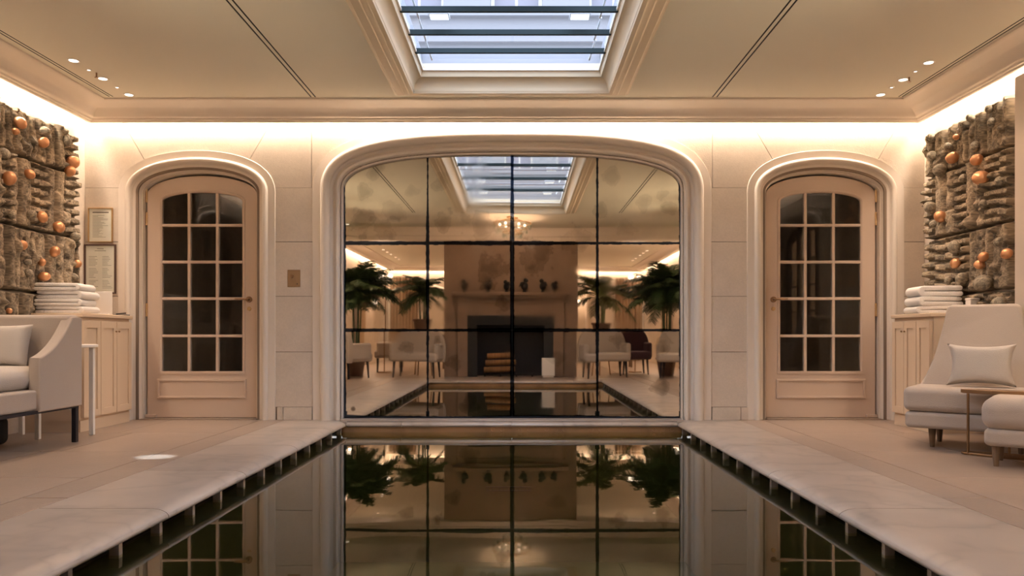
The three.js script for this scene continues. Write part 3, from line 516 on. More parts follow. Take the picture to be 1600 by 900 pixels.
// ---------------------------------------------------------------- relief walls with copper and stone balls
function relief(label, cat, s, z0, z1, logs, yRows, balls, seed) {     // s = +1 on the left wall
  const base = s > 0 ? XL : XR, t = thing('wall_relief', label, cat, [base, 0, 0]);
  const r = rng(seed), cols = []; for (let z = z0; z < z1;) { const w = 0.05 + 0.11 * r(); cols.push([z, Math.min(z + w, z1), r()]); z += w; }
  const height = (z, y, row) => {
    let ci = cols.findIndex((c) => z < c[1]); if (ci < 0) ci = cols.length - 1;
    const [a, b, k] = cols[ci], wob = 0.012 * (fbm(z * 3, y * 5, seed, 2) - 0.5), u = clamp((z + wob - a) / (b - a)) * 2 - 1, kk = hash2(ci >> 1, row, seed), hh = hash2(ci, row, seed + 3);
    let h;
    if (kk < logs) { h = 0.004 + (0.055 + 0.05 * hh) * Math.pow(Math.max(0, 1 - u * u * u * u), 0.6) + 0.024 * (fbm(z * 17, y * 8, seed + 5, 2) - 0.5) + 0.010 * (vnoise(z * 42, y * 42, seed + 6) - 0.5); const pit = vnoise(z * 26, y * 20, seed + 31); if (pit > 0.78) h -= 0.12 * (pit - 0.78); }
    else { const q = (y + 0.10 * (z - a) + 0.012 * fbm(z * 6, y * 4, seed + 8, 2)) / (0.062 + 0.02 * hash2(ci >> 1, row, seed + 4)), f = q - Math.floor(q); h = 0.025 + 0.022 * hh + 0.045 * smooth(0.08, 0.18, f) * (1 - smooth(0.68, 0.82, f)) + 0.012 * (fbm(z * 20, y * 20, seed + 9, 2) - 0.5); }
    const lump = fbm(z * 11, y * 11, seed + 13, 2); if (lump > 0.66) h += 0.2 * (lump - 0.66);
    return Math.max(0.004, h);
  };
  const nCol = Math.round((z1 - z0) / 0.58), cw = (z1 - z0) / nCol, step = 0.0075;
  for (let j = 0; j + 1 < yRows.length; j++) for (let i = 0; i < nCol; i++) {
    const a0 = z0 + i * cw, a1 = a0 + cw, b0 = yRows[j + 1], b1 = yRows[j], nx = Math.round((a1 - a0) / step), ny = Math.round((b1 - b0) / step);
    const g = new THREE.PlaneGeometry(1, 1, nx, ny), p = g.attributes.position;
    for (let q = 0; q < p.count; q++) {
      const u = p.getX(q) + 0.5, v = p.getY(q) + 0.5, gap = 0.006 + 0.008 * vnoise(u * 9 + i * 7, j * 3.3, seed + 21);
      const z = lerp(a0, a1, u), wavy = 0.02 * (fbm(z * 3 + 1, 4, seed + 23, 3) - 0.5);
      let y = lerp(b0 + gap + wavy, b1 - 0.002 + (j ? wavy : -0.035 * fbm(z * 9, 2, seed + 25, 3) - (hash2(Math.floor(z * 9), 3, seed) > 0.5 ? 0.02 : 0)), v);
      const rimF = v < 0.001 || v > 0.999 || (i === 0 && u < 0.001) || (i === nCol - 1 && u > 0.999);
      const h = rimF ? 0 : height(z, y, j) * smooth(0, 0.05, Math.min(v, 1 - v) + 0.02);
      const rag = (i === 0 && u < 0.02 ? 0.02 * (fbm(y * 14, 3, seed + 27, 3) - 0.5) : 0);
      p.setXYZ(q, s * (0.004 + h), y, z + rag);
    }
    if (s < 0) { } else { const ix = g.index.array; for (let k = 0; k < ix.length; k += 3) { const a = ix[k]; ix[k] = ix[k + 1]; ix[k + 1] = a; } }
    g.computeVertexNormals(); 
    const uv = g.attributes.uv; for (let q = 0; q < p.count; q++) uv.setXY(q, p.getZ(q) * 0.8, p.getY(q) * 0.8);
    mesh('relief_tile', g, M.concrete, t);
  }
  const ball = new THREE.SphereGeometry(1, 20, 14), bp = ball.attributes.position;
  for (let q = 0; q < bp.count; q++) { const x = bp.getX(q), y = bp.getY(q), z = bp.getZ(q), k = 1 + 0.10 * (fbm(x * 2 + 4, y * 2 + z * 1.7, 301, 3) - 0.5); bp.setXYZ(q, x * k, y * k, z * k); }
  ball.computeVertexNormals();
  const xf = base + s * 0.11;
  for (const [px, py, r0, kind] of balls) {
    const depth = FOCAL * (xf - EYE[0]) / (px - VPX), P3 = at(px, py, depth);
    const rr = r0 * depth / FOCAL;
    if (P3[2] < z0 - 0.03 || P3[2] > z1) continue;
    const m = mesh(kind ? 'copper_ball' : 'stone_ball', ball, kind ? M.copper : M.greyBall, t); m.position.set(s * (0.075 + rr * 0.6), P3[1], P3[2]); m.scale.set(rr * 0.9, rr * 1.05, rr * 1.1); m.rotation.set(px, py, 0);
  }
  return t;
}
const L = (x, y, r, k) => [x / 2.25, 100 + y / 2.25, r / 2.25, k], R = (x, y, r, k) => [1380 + x / 2.25, 100 + y / 2.25, r / 2.25, k];
relief('grey bark-like wall relief with copper balls beside the framed notices', 'wall art', 1, 0.22, 1.86, 0.78, [2.525, 2.13, 1.585, 1.09, 0.55],
  [L(76, 207, 20, 1), L(63, 237, 12, 1), L(158, 276, 18, 1), L(257, 346, 22, 1), L(250, 377, 18, 1), L(35, 402, 24, 1), L(108, 387, 18, 1), L(152, 538, 19, 1), L(211, 573, 19, 1), L(86, 637, 16, 1), L(196, 660, 19, 1), L(155, 697, 13, 1), L(277, 703, 14, 1), L(160, 747, 18, 1), L(43, 868, 10, 1),
    L(18, 314, 20, 0), L(163, 237, 16, 0), L(238, 270, 18, 0), L(115, 530, 17, 0), L(270, 608, 16, 0), L(105, 695, 13, 0), L(110, 735, 14, 0), L(265, 748, 14, 0), L(118, 862, 12, 0), L(50, 530, 14, 0)], 7);
relief('grey bark-like wall relief with copper balls behind the slipper chair', 'wall art', -1, 0.14, 1.26, 0.45, [2.525, 2.13, 1.585, 1.09, 0.55],
  [R(240, 330, 20, 1), R(325, 337, 20, 1), R(343, 400, 26, 1), R(198, 537, 20, 1), R(247, 257, 10, 1), R(347, 678, 18, 1), R(335, 705, 18, 1), R(250, 700, 18, 1), R(428, 667, 18, 1), R(437, 612, 10, 1),
    R(197, 373, 21, 0), R(165, 258, 15, 0), R(170, 325, 18, 0), R(318, 290, 18, 0), R(453, 248, 22, 0), R(165, 505, 22, 0), R(172, 562, 14, 0), R(375, 205, 16, 0), R(365, 158, 15, 0), R(300, 190, 15, 0), R(400, 625, 16, 0), R(248, 645, 22, 0), R(345, 493, 15, 0), R(402, 412, 16, 0), R(455, 740, 16, 0), R(275, 755, 22, 0), R(405, 840, 24, 0), R(225, 760, 15, 0), R(222, 292, 15, 0), R(275, 402, 15, 0), R(350, 770, 28, 0)], 19);
// pilaster at the end of the right relief
trim(8, rbox(XR - 0.1, XR + 0.02, 0, 2.6, 1.345, 1.48, 0.01), 'pilaster strip next to the relief behind the slipper chair');

// ---------------------------------------------------------------- cabinets and towels
function cabinet(label, x0, x1, z0, z1, s, knobZ) {    // doors face s (+1: +x)
  const t = thing('towel_cabinet', label, 'cabinet', [(x0 + x1) / 2, 0, (z0 + z1) / 2]), w = (x1 - x0) / 2, d = (z1 - z0) / 2, H = 0.9;
  mesh('carcass', box(-w + 0.02, w - 0.02, 0.09, H, -d, d), M.cabinet, t);
  mesh('plinth', box(-w + 0.015, w - 0.015, 0, 0.09, -d + 0.002, d - 0.005), M.cabinet, t);
  mesh('top', rbox(-w - 0.012, w + 0.012, H, H + 0.03, -d - 0.01, d + 0.012, 0.006), M.cabinet, t);
  const n = 3, dw = (2 * d - 0.02) / n, f = s * w;
  for (let k = 0; k < n; k++) {
    const a = -d + 0.01 + k * dw + 0.003, b = a + dw - 0.006, X = (u, v) => [Math.min(f + s * u, f + s * v), Math.max(f + s * u, f + s * v)];
    const door = mesh('door', rbox(...X(-0.02, 0.0), 0.11, H - 0.03, a, b, 0.003), M.cabinet, t);
    const fr = polygon([[a, 0.11], [b, 0.11], [b, H - 0.03], [a, H - 0.03]], 0.01, [[[a + 0.045, 0.165], [a + 0.045, H - 0.085], [b - 0.045, H - 0.085], [b - 0.045, 0.165]]], 0.002).rotateY(-Math.PI / 2);
    fr.translate(s > 0 ? f + 0.01 : f, 0, 0);
    mesh('door_frame', uvm(fr), M.cabinet, door);
    if (knobZ.includes(k)) for (const q of k === knobZ[0] ? [b - 0.02] : [a + 0.02]) { const kn = mesh('knob', uvm(new THREE.SphereGeometry(0.008, 14, 10)), M.bronze, door); kn.position.set(f + s * 0.018, 0.79, q); }
  }
  return t;
}
cabinet('tan panelled towel cabinet under the framed notices and stacked towels', XL + 0.01, -3.34, 0.14, 0.87, 1, [0, 1]);
cabinet('tan panelled towel cabinet behind the slipper chair', 3.24, XR - 0.01, 0.34, 0.93, -1, [0, 1]);
function towelGeo(w, d, h, seed, folds = 2) {           // fold faces -x
  const lay = h / folds, pts = [], n = 10, out = [];
  // serpentine outline of a folded towel
  const top = [], R0 = h / 2;
  out.push(...roundPts(-w / 2 + R0, h / 2, R0, 90, 270, 10), [w / 2 - 0.01, 0.0], ...roundPts(w / 2 - lay * 0.45, lay * 0.47, lay * 0.45, -70, 80, 5), [-w / 2 + R0 * 1.2, h / 2 - 0.0015], [-w / 2 + R0 * 1.2, h / 2 + 0.0015], ...roundPts(w / 2 - lay * 0.5 - 0.006, h - lay * 0.47, lay * 0.45, -80, 70, 5), [w / 2 - 0.025, h]);
  const s = new THREE.Shape(out.map(([x, y]) => new THREE.Vector2(x, y)));
  let g = new THREE.ExtrudeGeometry(s, { depth: d - 0.016, steps: 14, bevelEnabled: true, bevelSize: 0.006, bevelThickness: 0.008, bevelOffset: -0.006, bevelSegments: 2 }).translate(0, 0, -d / 2 + 0.008);
  const p = g.attributes.position;
  for (let i = 0; i < p.count; i++) { const x = p.getX(i), y = p.getY(i), z = p.getZ(i); p.setY(i, y + (y / h) * 0.010 * (fbm(x * 6 + 9, z * 6 + 3, seed, 2) - 0.5)); p.setZ(i, z + 0.012 * (fbm(x * 5, y * 9 + 3, seed + 3, 2) - 0.5)); p.setX(i, x + 0.010 * (fbm(z * 6, y * 9, seed + 5, 2) - 0.5)); }
  return uvm(toCreasedNormals(g, 0.9));
}
{
  const hs = [0.058, 0.056, 0.062, 0.062];
  let y = 0.931;
  const names = ['bottom towel', 'second towel from the bottom', 'third towel from the bottom', 'top towel'];
  hs.forEach((h, k) => {
    const t = thing('folded_towel', `white folded towel, ${names[k]} of the stack of four`, 'towel', [-3.585 + [0.012, -0.004, 0.006, -0.008][k], y, 0.66 + [0, 0.01, -0.01, 0.005][k]], 0.12 + [0, 0.05, -0.03, 0.03][k], 'towels stacked below the notices');
    mesh('terry_cloth', towelGeo(0.36 - k * 0.006, 0.3, h, 400 + k * 9).rotateY(Math.PI), M.towel, t); y += h + 0.001;
  });
  y = 0.931;
  const n2 = ['bottom towel', 'middle towel', 'top towel'];
  [0.06, 0.075, 0.085].forEach((h, k) => {
    const t = thing('folded_towel', `white folded towel, ${n2[k]} of the stack of three`, 'towel', [3.42 + [0.0, 0.006, 0.012][k], y, 0.62], -0.15 + [0, 0.06, 0.02][k], 'towels stacked behind the slipper chair');
    mesh('terry_cloth', towelGeo(0.34, 0.28, h, 500 + k * 9), M.towel, t); y += h + 0.001;
  });
  // card and pen tray on the cabinet
  let t = thing('notice_card', 'upright cream card beside the stack of four towels', 'card', [-3.47, 0.93, 0.34], 0.1);
  mesh('card', rbox(-0.07, 0.07, 0, 0.2, -0.002, 0.002, 0.0015), M.white, t); mesh('stand', rbox(-0.05, 0.05, 0, 0.012, -0.03, 0.03, 0.003), M.white, t);
  t = thing('pen_tray', 'small dark tray with a pen on the towel cabinet', 'tray', [-3.39, 0.93, 0.2]);
  mesh('tray', rbox(-0.055, 0.05, 0, 0.008, -0.04, 0.04, 0.003), M.dark, t); mesh('pen', bar([-0.05, 0.013, 0], [0.045, 0.02, 0.02], 0.005), M.dark, t);
  t = thing('tissue_box', 'small cream box beside the stack of three towels', 'box', [3.60, 0.93, 0.86]); mesh('box_body', rbox(-0.035, 0.035, 0, 0.11, -0.035, 0.035, 0.005), M.white, t); mesh('lid', rbox(-0.038, 0.038, 0.1, 0.118, -0.038, 0.038, 0.004), M.white, t);
}
// ---------------------------------------------------------------- framed notices, switch plate
function notice(label, x0, x1, y0, y1, mat, fw, seed) {
  const W = 256, H = 384, c = document.createElement('canvas'); c.width = W; c.height = H; const g = c.getContext('2d'), r = rng(seed);
  g.fillStyle = '#fbf6ee'; g.fillRect(0, 0, W, H); g.fillStyle = '#8d8378';
  if (seed === 1) { g.fillRect(40, 40, 176, 14); for (let k = 0; k < 20; k++) g.fillRect(40, 80 + k * 13, 60 + 110 * r(), 3); }
  else { g.fillRect(100, 28, 56, 5); g.fillRect(80, 44, 96, 4); for (let k = 0; k < 22; k++) { if (k % 8 === 7) continue; g.fillRect(30, 90 + k * 12, 40 + 40 * r(), 2.5); g.fillRect(145, 90 + k * 12, 40 + 45 * r(), 2.5); } }
  const tx = new THREE.CanvasTexture(c); tx.colorSpace = THREE.SRGBColorSpace;
  const w = (x1 - x0) / 2, h = (y1 - y0) / 2, t = thing('framed_notice', label, 'notice', [(x0 + x1) / 2, (y0 + y1) / 2, 0.002]);
  mesh('frame', polygon([[-w, -h], [w, -h], [w, h], [-w, h]], 0.018, [[[-w + fw, -h + fw], [-w + fw, h - fw], [w - fw, h - fw], [w - fw, -h + fw]]], 0.002), mat, t);
  mesh('sheet', new THREE.PlaneGeometry(2 * w - fw, 2 * h - fw).translate(0, 0, 0.006), std([1, 0.97, 0.93], 0.8, { map: tx }), t);
  mesh('glazing', uvm(new THREE.PlaneGeometry(2 * w - fw, 2 * h - fw).translate(0, 0, 0.011)), M.glass, t);
}
{
  const b = (a, c, d, e) => { const p = at(a, e, DEPTH), q = at(c, d, DEPTH); return [p[0], q[0], p[1], q[1]]; };
  notice('small printed notice in a thin gilt frame above the dark framed one', ...b(139, 177, 325, 379), M.brass, 0.008, 1);
  notice('larger printed notice in a dark wooden frame above the towel cabinet', ...b(133, 182, 382, 459), std([0.10, 0.05, 0.035], 0.5), 0.012, 2);
  const [x, y] = at(459.5, 435, DEPTH), t = thing('switch_plate', 'small bronze switch plate on the stone wall between door and mirror', 'switch', [x, y, 0.001]);
  mesh('plate', rbox(-0.057, 0.057, -0.077, 0.077, 0, 0.006, 0.002), std([0.34, 0.22, 0.12], 0.45, { metalness: 0.5 }), t);
  mesh('button', cyl(0.016, 0.014, 0.012, 0, 0, 0, 18).rotateX(Math.PI / 2).translate(-0.015, 0.02, 0.004), M.bronze, t);
  mesh('screw', cyl(0.005, 0.005, 0.004, 0, 0, 0, 10).rotateX(Math.PI / 2).translate(0.03, -0.05, 0.004), M.dark, t);
}

// ---------------------------------------------------------------- seats by the pool
// white settee beside the left relief, back towards the mirror wall, facing +z
{
  const t = thing('white_settee', 'white upholstered settee with sweeping arms and dark metal legs', 'sofa', [-3.42, 0, 1.80]);
  const W = 0.345, zb = -0.44, zf = 0.46;
  mesh('base', rbox(-W, W, 0.265, 0.40, zb + 0.02, zf, 0.02, 3), M.fabric, t);
  const side = () => { // in (z, y): swept arm with a high back end
    const s = new THREE.Shape(); s.moveTo(zb, 0.268); s.lineTo(zf - 0.46, 0.268); s.lineTo(zf - 0.46, 0.60); s.bezierCurveTo(zf - 0.58, 0.63, zb + 0.20, 0.72, zb + 0.10, 0.87); s.quadraticCurveTo(zb + 0.06, 0.885, zb, 0.87); s.closePath();
    return new THREE.ExtrudeGeometry(s, { depth: 0.055, bevelEnabled: true, bevelSize: 0.012, bevelThickness: 0.012, bevelSegments: 3, curveSegments: 20 }).rotateY(-Math.PI / 2);
  };
  for (const s of [-1, 1]) mesh('arm', uvm(side().translate(s > 0 ? W + 0.012 : -W + 0.07, 0, 0)), M.fabric, t);
  mesh('backrest', rbox(-W - 0.05, W + 0.012, 0.268, 0.90, zb - 0.012, zb + 0.12, 0.03, 4), M.fabric, t);
  const cush = pillow(2 * W - 0.06, 0.92, 0.17, 0.02); mesh('seat_cushion', cush.rotateX(-Math.PI / 2).translate(-0.01, 0.465, 0.04), M.cushion, t);
  mesh('rail', box(-W - 0.01, W + 0.01, 0.245, 0.266, zb + 0.01, zf), M.dark, t);
  for (const [x, z] of [[W - 0.01, zb + 0.02], [-W + 0.01, zb + 0.02], [W - 0.01, zf - 0.03], [-W + 0.01, zf - 0.03]]) mesh('leg', rbox(x - 0.016, x + 0.016, 0, 0.25, z - 0.016, z + 0.016, 0.003), M.dark, t);
  const p = thing('scatter_cushion', 'white cushion leaning on the settee backrest', 'cushion', [-3.50, 0.685, 1.58]); const g = mesh('cover', pillow(0.46, 0.30, 0.13, 0.08).rotateX(-0.22), M.cushion, p);
}
// white folding side table between cabinet and settee
{
  const t = thing('folding_table', 'small white folding table between towel cabinet and settee', 'table', [-3.42, 0, 1.10]);
  mesh('table_top', rbox(-0.34, 0.27, 0.665, 0.69, -0.13, 0.17, 0.008), M.white, t);
  for (const [x, z] of [[0.235, 0.12], [-0.02, 0.14], [-0.3, 0.12], [0.235, -0.1], [-0.3, -0.1]]) mesh('leg', rbox(x - 0.017, x + 0.017, 0, x > 0.2 && z > 0 ? 0.665 : 0.665, z - 0.014, z + 0.014, 0.004), M.white, t);
  mesh('brace', merge([bar([0.23, 0.18, 0.12], [0.02, 0.5, 0.12], 0.01), bar([-0.29, 0.18, 0.12], [-0.05, 0.5, 0.12], 0.01)]), M.white, t);
  const b = thing('dark_bag', 'dark soft bag on the floor under the settee', 'bag', [-3.58, 0.0, 1.52]);
  mesh('bag_body', uvm(new RoundedBoxGeometry(0.20, 0.2, 0.12, 4, 0.05).translate(0, 0.1, 0)), M.black, b); mesh('handle', uvm(new THREE.TorusGeometry(0.05, 0.008, 8, 16, Math.PI).translate(0, 0.19, 0)), M.black, b);
}
// slipper chair on the right, facing +z and a little towards the pool
{
  const t = thing('slipper_chair', 'white high-backed slipper chair with a pillow in front of the relief', 'armchair', [3.165, 0, 1.63], -0.66);
  const seatShape = (y0, y1, w, d, r, z) => uvm(new RoundedBoxGeometry(w, y1 - y0, d, 5, r).translate(0, (y0 + y1) / 2, z));
  mesh('seat_base', seatShape(0.135, 0.245, 0.79, 0.60, 0.03, 0.0), M.fabric, t);
  mesh('seat_cushion', seatShape(0.247, 0.41, 0.81, 0.62, 0.045, 0.0), M.fabric, t);
  const s = new THREE.Shape(); s.moveTo(-0.37, 0.36); s.bezierCurveTo(-0.30, 0.48, -0.255, 0.62, -0.205, 0.94); s.quadraticCurveTo(-0.20, 0.955, -0.18, 0.956); s.lineTo(0.18, 0.956); s.quadraticCurveTo(0.20, 0.955, 0.205, 0.94); s.bezierCurveTo(0.255, 0.62, 0.30, 0.48, 0.37, 0.36); s.closePath();
  let g = new THREE.ExtrudeGeometry(s, { depth: 0.06, bevelEnabled: true, bevelSize: 0.02, bevelThickness: 0.03, bevelSegments: 4, curveSegments: 18 });
  g = g.toNonIndexed ? g : g; const p = g.attributes.position;
  for (let i = 0; i < p.count; i++) { const x = p.getX(i), y = p.getY(i); p.setZ(i, p.getZ(i) + 0.9 * x * x * clamp(1 - (y - 0.36) / 0.7, 0.2, 1) - 0.14 * (y - 0.36)); }
  g.computeVertexNormals(); mesh('backrest', uvm(toCreasedNormals(g.translate(0, 0, -0.28), 0.9)), M.fabric, t);
  for (const [x, z] of [[-0.25, 0.16], [0.25, 0.16], [-0.25, -0.15], [0.25, -0.15]]) mesh('leg', lathe([[0, 0], [0.014, 0], [0.026, 0.14], [0, 0.14]], 16).translate(x, 0, z), M.legWood, t);
  const q = thing('lumbar_pillow', 'white rectangular pillow standing on the slipper chair', 'pillow', [3.165, 0.558, 1.66], -0.62); mesh('cover', pillow(0.40, 0.29, 0.14, 0.16).rotateX(-0.2), M.cushion, q);
}
{
  const t = thing('ottoman', 'white rounded ottoman with tapered wooden legs', 'ottoman', [3.12, 0, 2.42], -0.66);
  mesh('seat_cushion', uvm(new RoundedBoxGeometry(0.70, 0.19, 0.42, 6, 0.075).translate(0, 0.305, 0)), M.fabric, t);
  mesh('seat_base', uvm(new RoundedBoxGeometry(0.67, 0.10, 0.39, 4, 0.03).translate(0, 0.17, 0)), M.fabric, t);
  for (const [x, z] of [[-0.28, 0.13], [0.28, 0.13], [-0.28, -0.13], [0.28, -0.13]]) mesh('leg', lathe([[0, 0], [0.013, 0], [0.024, 0.125], [0, 0.125]], 16).translate(x, 0, z), M.legWood, t);
}
{
  const t = thing('side_table', 'slim oval bronze side table with ring base beside the slipper chair', 'table', [3.09, 0, 2.05], -0.66), r = 0.255, k = 0.27;
  mesh('table_top', uvm(lathe([[0, 0.390], [r - 0.01, 0.390], [r, 0.393], [r, 0.412], [r - 0.004, 0.415], [0, 0.413]], 48).scale(1, 1, k)), M.bronze, t);
  mesh('base_ring', uvm(new THREE.TorusGeometry(r - 0.01, 0.009, 8, 48).rotateX(Math.PI / 2).scale(1, 1, k).translate(0, 0.009, 0)), M.bronze, t);
  for (const a of [150, 30, 270]) { const c = Math.cos(a * Math.PI / 180) * (r - 0.012), q = Math.sin(a * Math.PI / 180) * (r - 0.012) * k; mesh('post', bar([c, 0.008, q], [c, 0.39, q], 0.008), M.bronze, t); }
}

// ---------------------------------------------------------------- behind the camera, seen in the mirror
// fireplace
{
  const t = thing('fireplace', 'stone chimney breast with mantel and black fire opening', 'fireplace', [-0.1, 0, 7.1]);
  const dimmedBreastMat = std([0.29, 0.20, 0.14], 0.6, { map: stoneMap });  // stone colour darkened to stand in for the weaker light on the breast
  const W = 1.24, o = [[-0.73, 0], [-0.73, 1.08], [0.73, 1.08], [0.73, 0]];
  mesh('breast', polygon([[-W, 0], ...o, [W, 0], [W, 2.6], [-W, 2.6]], 0.7), dimmedBreastMat, t);
  t.children[0].geometry.translate(0, 0, 0);
  mesh('mantel_shelf', rbox(-1.08, 1.08, 1.50, 1.56, -0.16, 0.02, 0.012), dimmedBreastMat, t);
  mesh('mantel_moulding', merge([rbox(-1.02, 1.02, 1.36, 1.39, -0.05, 0.02, 0.008), rbox(-0.98, 0.98, 1.44, 1.5, -0.1, 0.02, 0.01)]), dimmedBreastMat, t);
  for (const s of [-1, 1]) mesh('pilaster', rbox(s < 0 ? -0.99 : 0.80, s < 0 ? -0.80 : 0.99, 0, 1.44, -0.05, 0.02, 0.008), dimmedBreastMat, t);
  mesh('surround', polygon([[-0.80, 0], [-0.62, 0], [-0.62, 0.95], [0.62, 0.95], [0.62, 0], [0.80, 0], [0.80, 1.13], [-0.80, 1.13]], 0.04, [], 0.004).translate(0, 0, -0.03), M.black, t);
  mesh('firebox', merge([box(-0.72, 0.72, 0, 1.08, 0.55, 0.6), box(-0.73, -0.70, 0, 1.08, 0, 0.6), box(0.70, 0.73, 0, 1.08, 0, 0.6)]), M.dark, t);
  for (let k = 0; k < 5; k++) mesh('firewood', bar([-0.50 + k * 0.03, 0.12 + (k % 3) * 0.13, 0.15 + (k > 2 ? 0.14 : 0)], [0.02 + k * 0.02, 0.14 + (k % 3) * 0.13, 0.12 + (k > 2 ? 0.14 : 0)], 0.055, 0.05, 12), M.log, t);
  mesh('fire_grate', merge([box(-0.55, 0.5, 0.03, 0.05, 0.05, 0.07), box(-0.55, 0.5, 0.03, 0.05, 0.3, 0.32), ...[-0.5, -0.2, 0.1, 0.4].map((x) => box(x, x + 0.02, 0, 0.05, 0.05, 0.32))]), M.black, t);
  // bird figures on the mantel
  const pxs = [726, 763, 792, 818, 847, 866];
  const what = ['upright dark bird figure at the end of the mantel near the palm', 'dark bird figure with spread tail on the mantel', 'small dark bird figure left of the mirror joint on the mantel', 'dark bird figure with a raised wing on the mantel', 'round dark bird figure on the mantel', 'small dark bird figure at the other end of the mantel'];
  pxs.forEach((px, k) => {
    const depth = 13.62, x = EYE[0] + (px - VPX) * depth / FOCAL, b = thing('bird_figure', what[k], 'figurine', [x, 1.561, 7.03], k % 2 ? 0.6 : -0.5, 'bird figures on the mantel');
    const sc = [0.9, 1, 0.85, 1, 0.95, 0.8][k];
    mesh('bird_body', merge([uvm(new THREE.SphereGeometry(0.075 * sc, 18, 14).scale(0.8, 1.05, 1.1).translate(0, 0.12 * sc, 0)), uvm(new THREE.SphereGeometry(0.042 * sc, 14, 10).translate(0.0, 0.225 * sc, 0.05 * sc)), uvm(new THREE.ConeGeometry(0.014 * sc, 0.05 * sc, 10).rotateX(Math.PI / 2).translate(0, 0.22 * sc, 0.11 * sc))]), M.black, b);
    mesh('tail', uvm(new THREE.ConeGeometry(0.05 * sc, 0.15 * sc, 10).scale(1, 1, 0.35).rotateX(-2.2).translate(0, 0.13 * sc + (k % 3) * 0.015, -0.12 * sc)), M.black, b);
    mesh('foot', cyl(0.035 * sc, 0.028 * sc, 0.05 * sc, 0, 0, 0, 12), M.black, b);
  });
  const pb = thing('stone_block', 'small pale stone block standing at the corner of the hearth', 'block', [0.60, 0, 6.93]); mesh('block', rbox(-0.12, 0.12, 0.03, 0.36, -0.08, 0.08, 0.012), M.white, pb); mesh('foot', rbox(-0.10, 0.10, 0, 0.03, -0.06, 0.06, 0.006), M.white, pb);
}
// lounge seats
function loungeChair(label, x, z, turn, w, group, mat = M.fabric) {
  const t = thing('lounge_chair', label, 'armchair', [x, 0, z], turn, group);
  mesh('seat', uvm(new RoundedBoxGeometry(w, 0.16, 0.62, 4, 0.05).translate(0, 0.37, 0)), mat, t);
  const s = new THREE.Shape(); s.moveTo(-w / 2, 0.30); s.bezierCurveTo(-w / 2 - 0.05, 0.5, -w / 2 - 0.02, 0.75, -w / 2 + 0.09, 0.83); s.lineTo(w / 2 - 0.09, 0.83); s.bezierCurveTo(w / 2 + 0.02, 0.75, w / 2 + 0.05, 0.5, w / 2, 0.30); s.closePath();
  mesh('backrest', uvm(new THREE.ExtrudeGeometry(s, { depth: 0.08, bevelEnabled: true, bevelSize: 0.02, bevelThickness: 0.02, bevelSegments: 3, curveSegments: 12 }).translate(0, 0, 0.25)), mat, t);
  for (const k of [-1, 1]) mesh('arm', uvm(new RoundedBoxGeometry(0.09, 0.30, 0.56, 3, 0.04).translate(k * (w / 2 - 0.03), 0.47, 0.02)), mat, t);
  for (const [a, b] of [[-1, -1], [1, -1], [-1, 1], [1, 1]]) mesh('leg', bar([a * (w / 2 - 0.06), 0, b * 0.25], [a * (w / 2 - 0.08), 0.30, b * 0.24], 0.013, 0.024), M.dark, t);
}
loungeChair('pale two-seat sofa beside the chimney breast near the standing palm', -1.80, 6.72, 0.1, 0.86);
loungeChair('pale two-seat sofa beside the chimney breast near the pedestal block', 1.62, 6.72, -0.1, 0.82);
loungeChair('pale round armchair under the dense palm on the notice side', -2.95, 6.3, -2.6, 0.62);
loungeChair('pale round armchair under the dense palm on the slipper chair side', 2.85, 6.3, 0.3, 0.66);
loungeChair('dark plum armchair standing between the pale sofas in the lounge', 2.3, 7.7, 0.0, 0.6, undefined, M.plum);
loungeChair('bright upright chair behind the pale sofa near the standing palm', -2.62, 8.6, 1.4, 0.5);
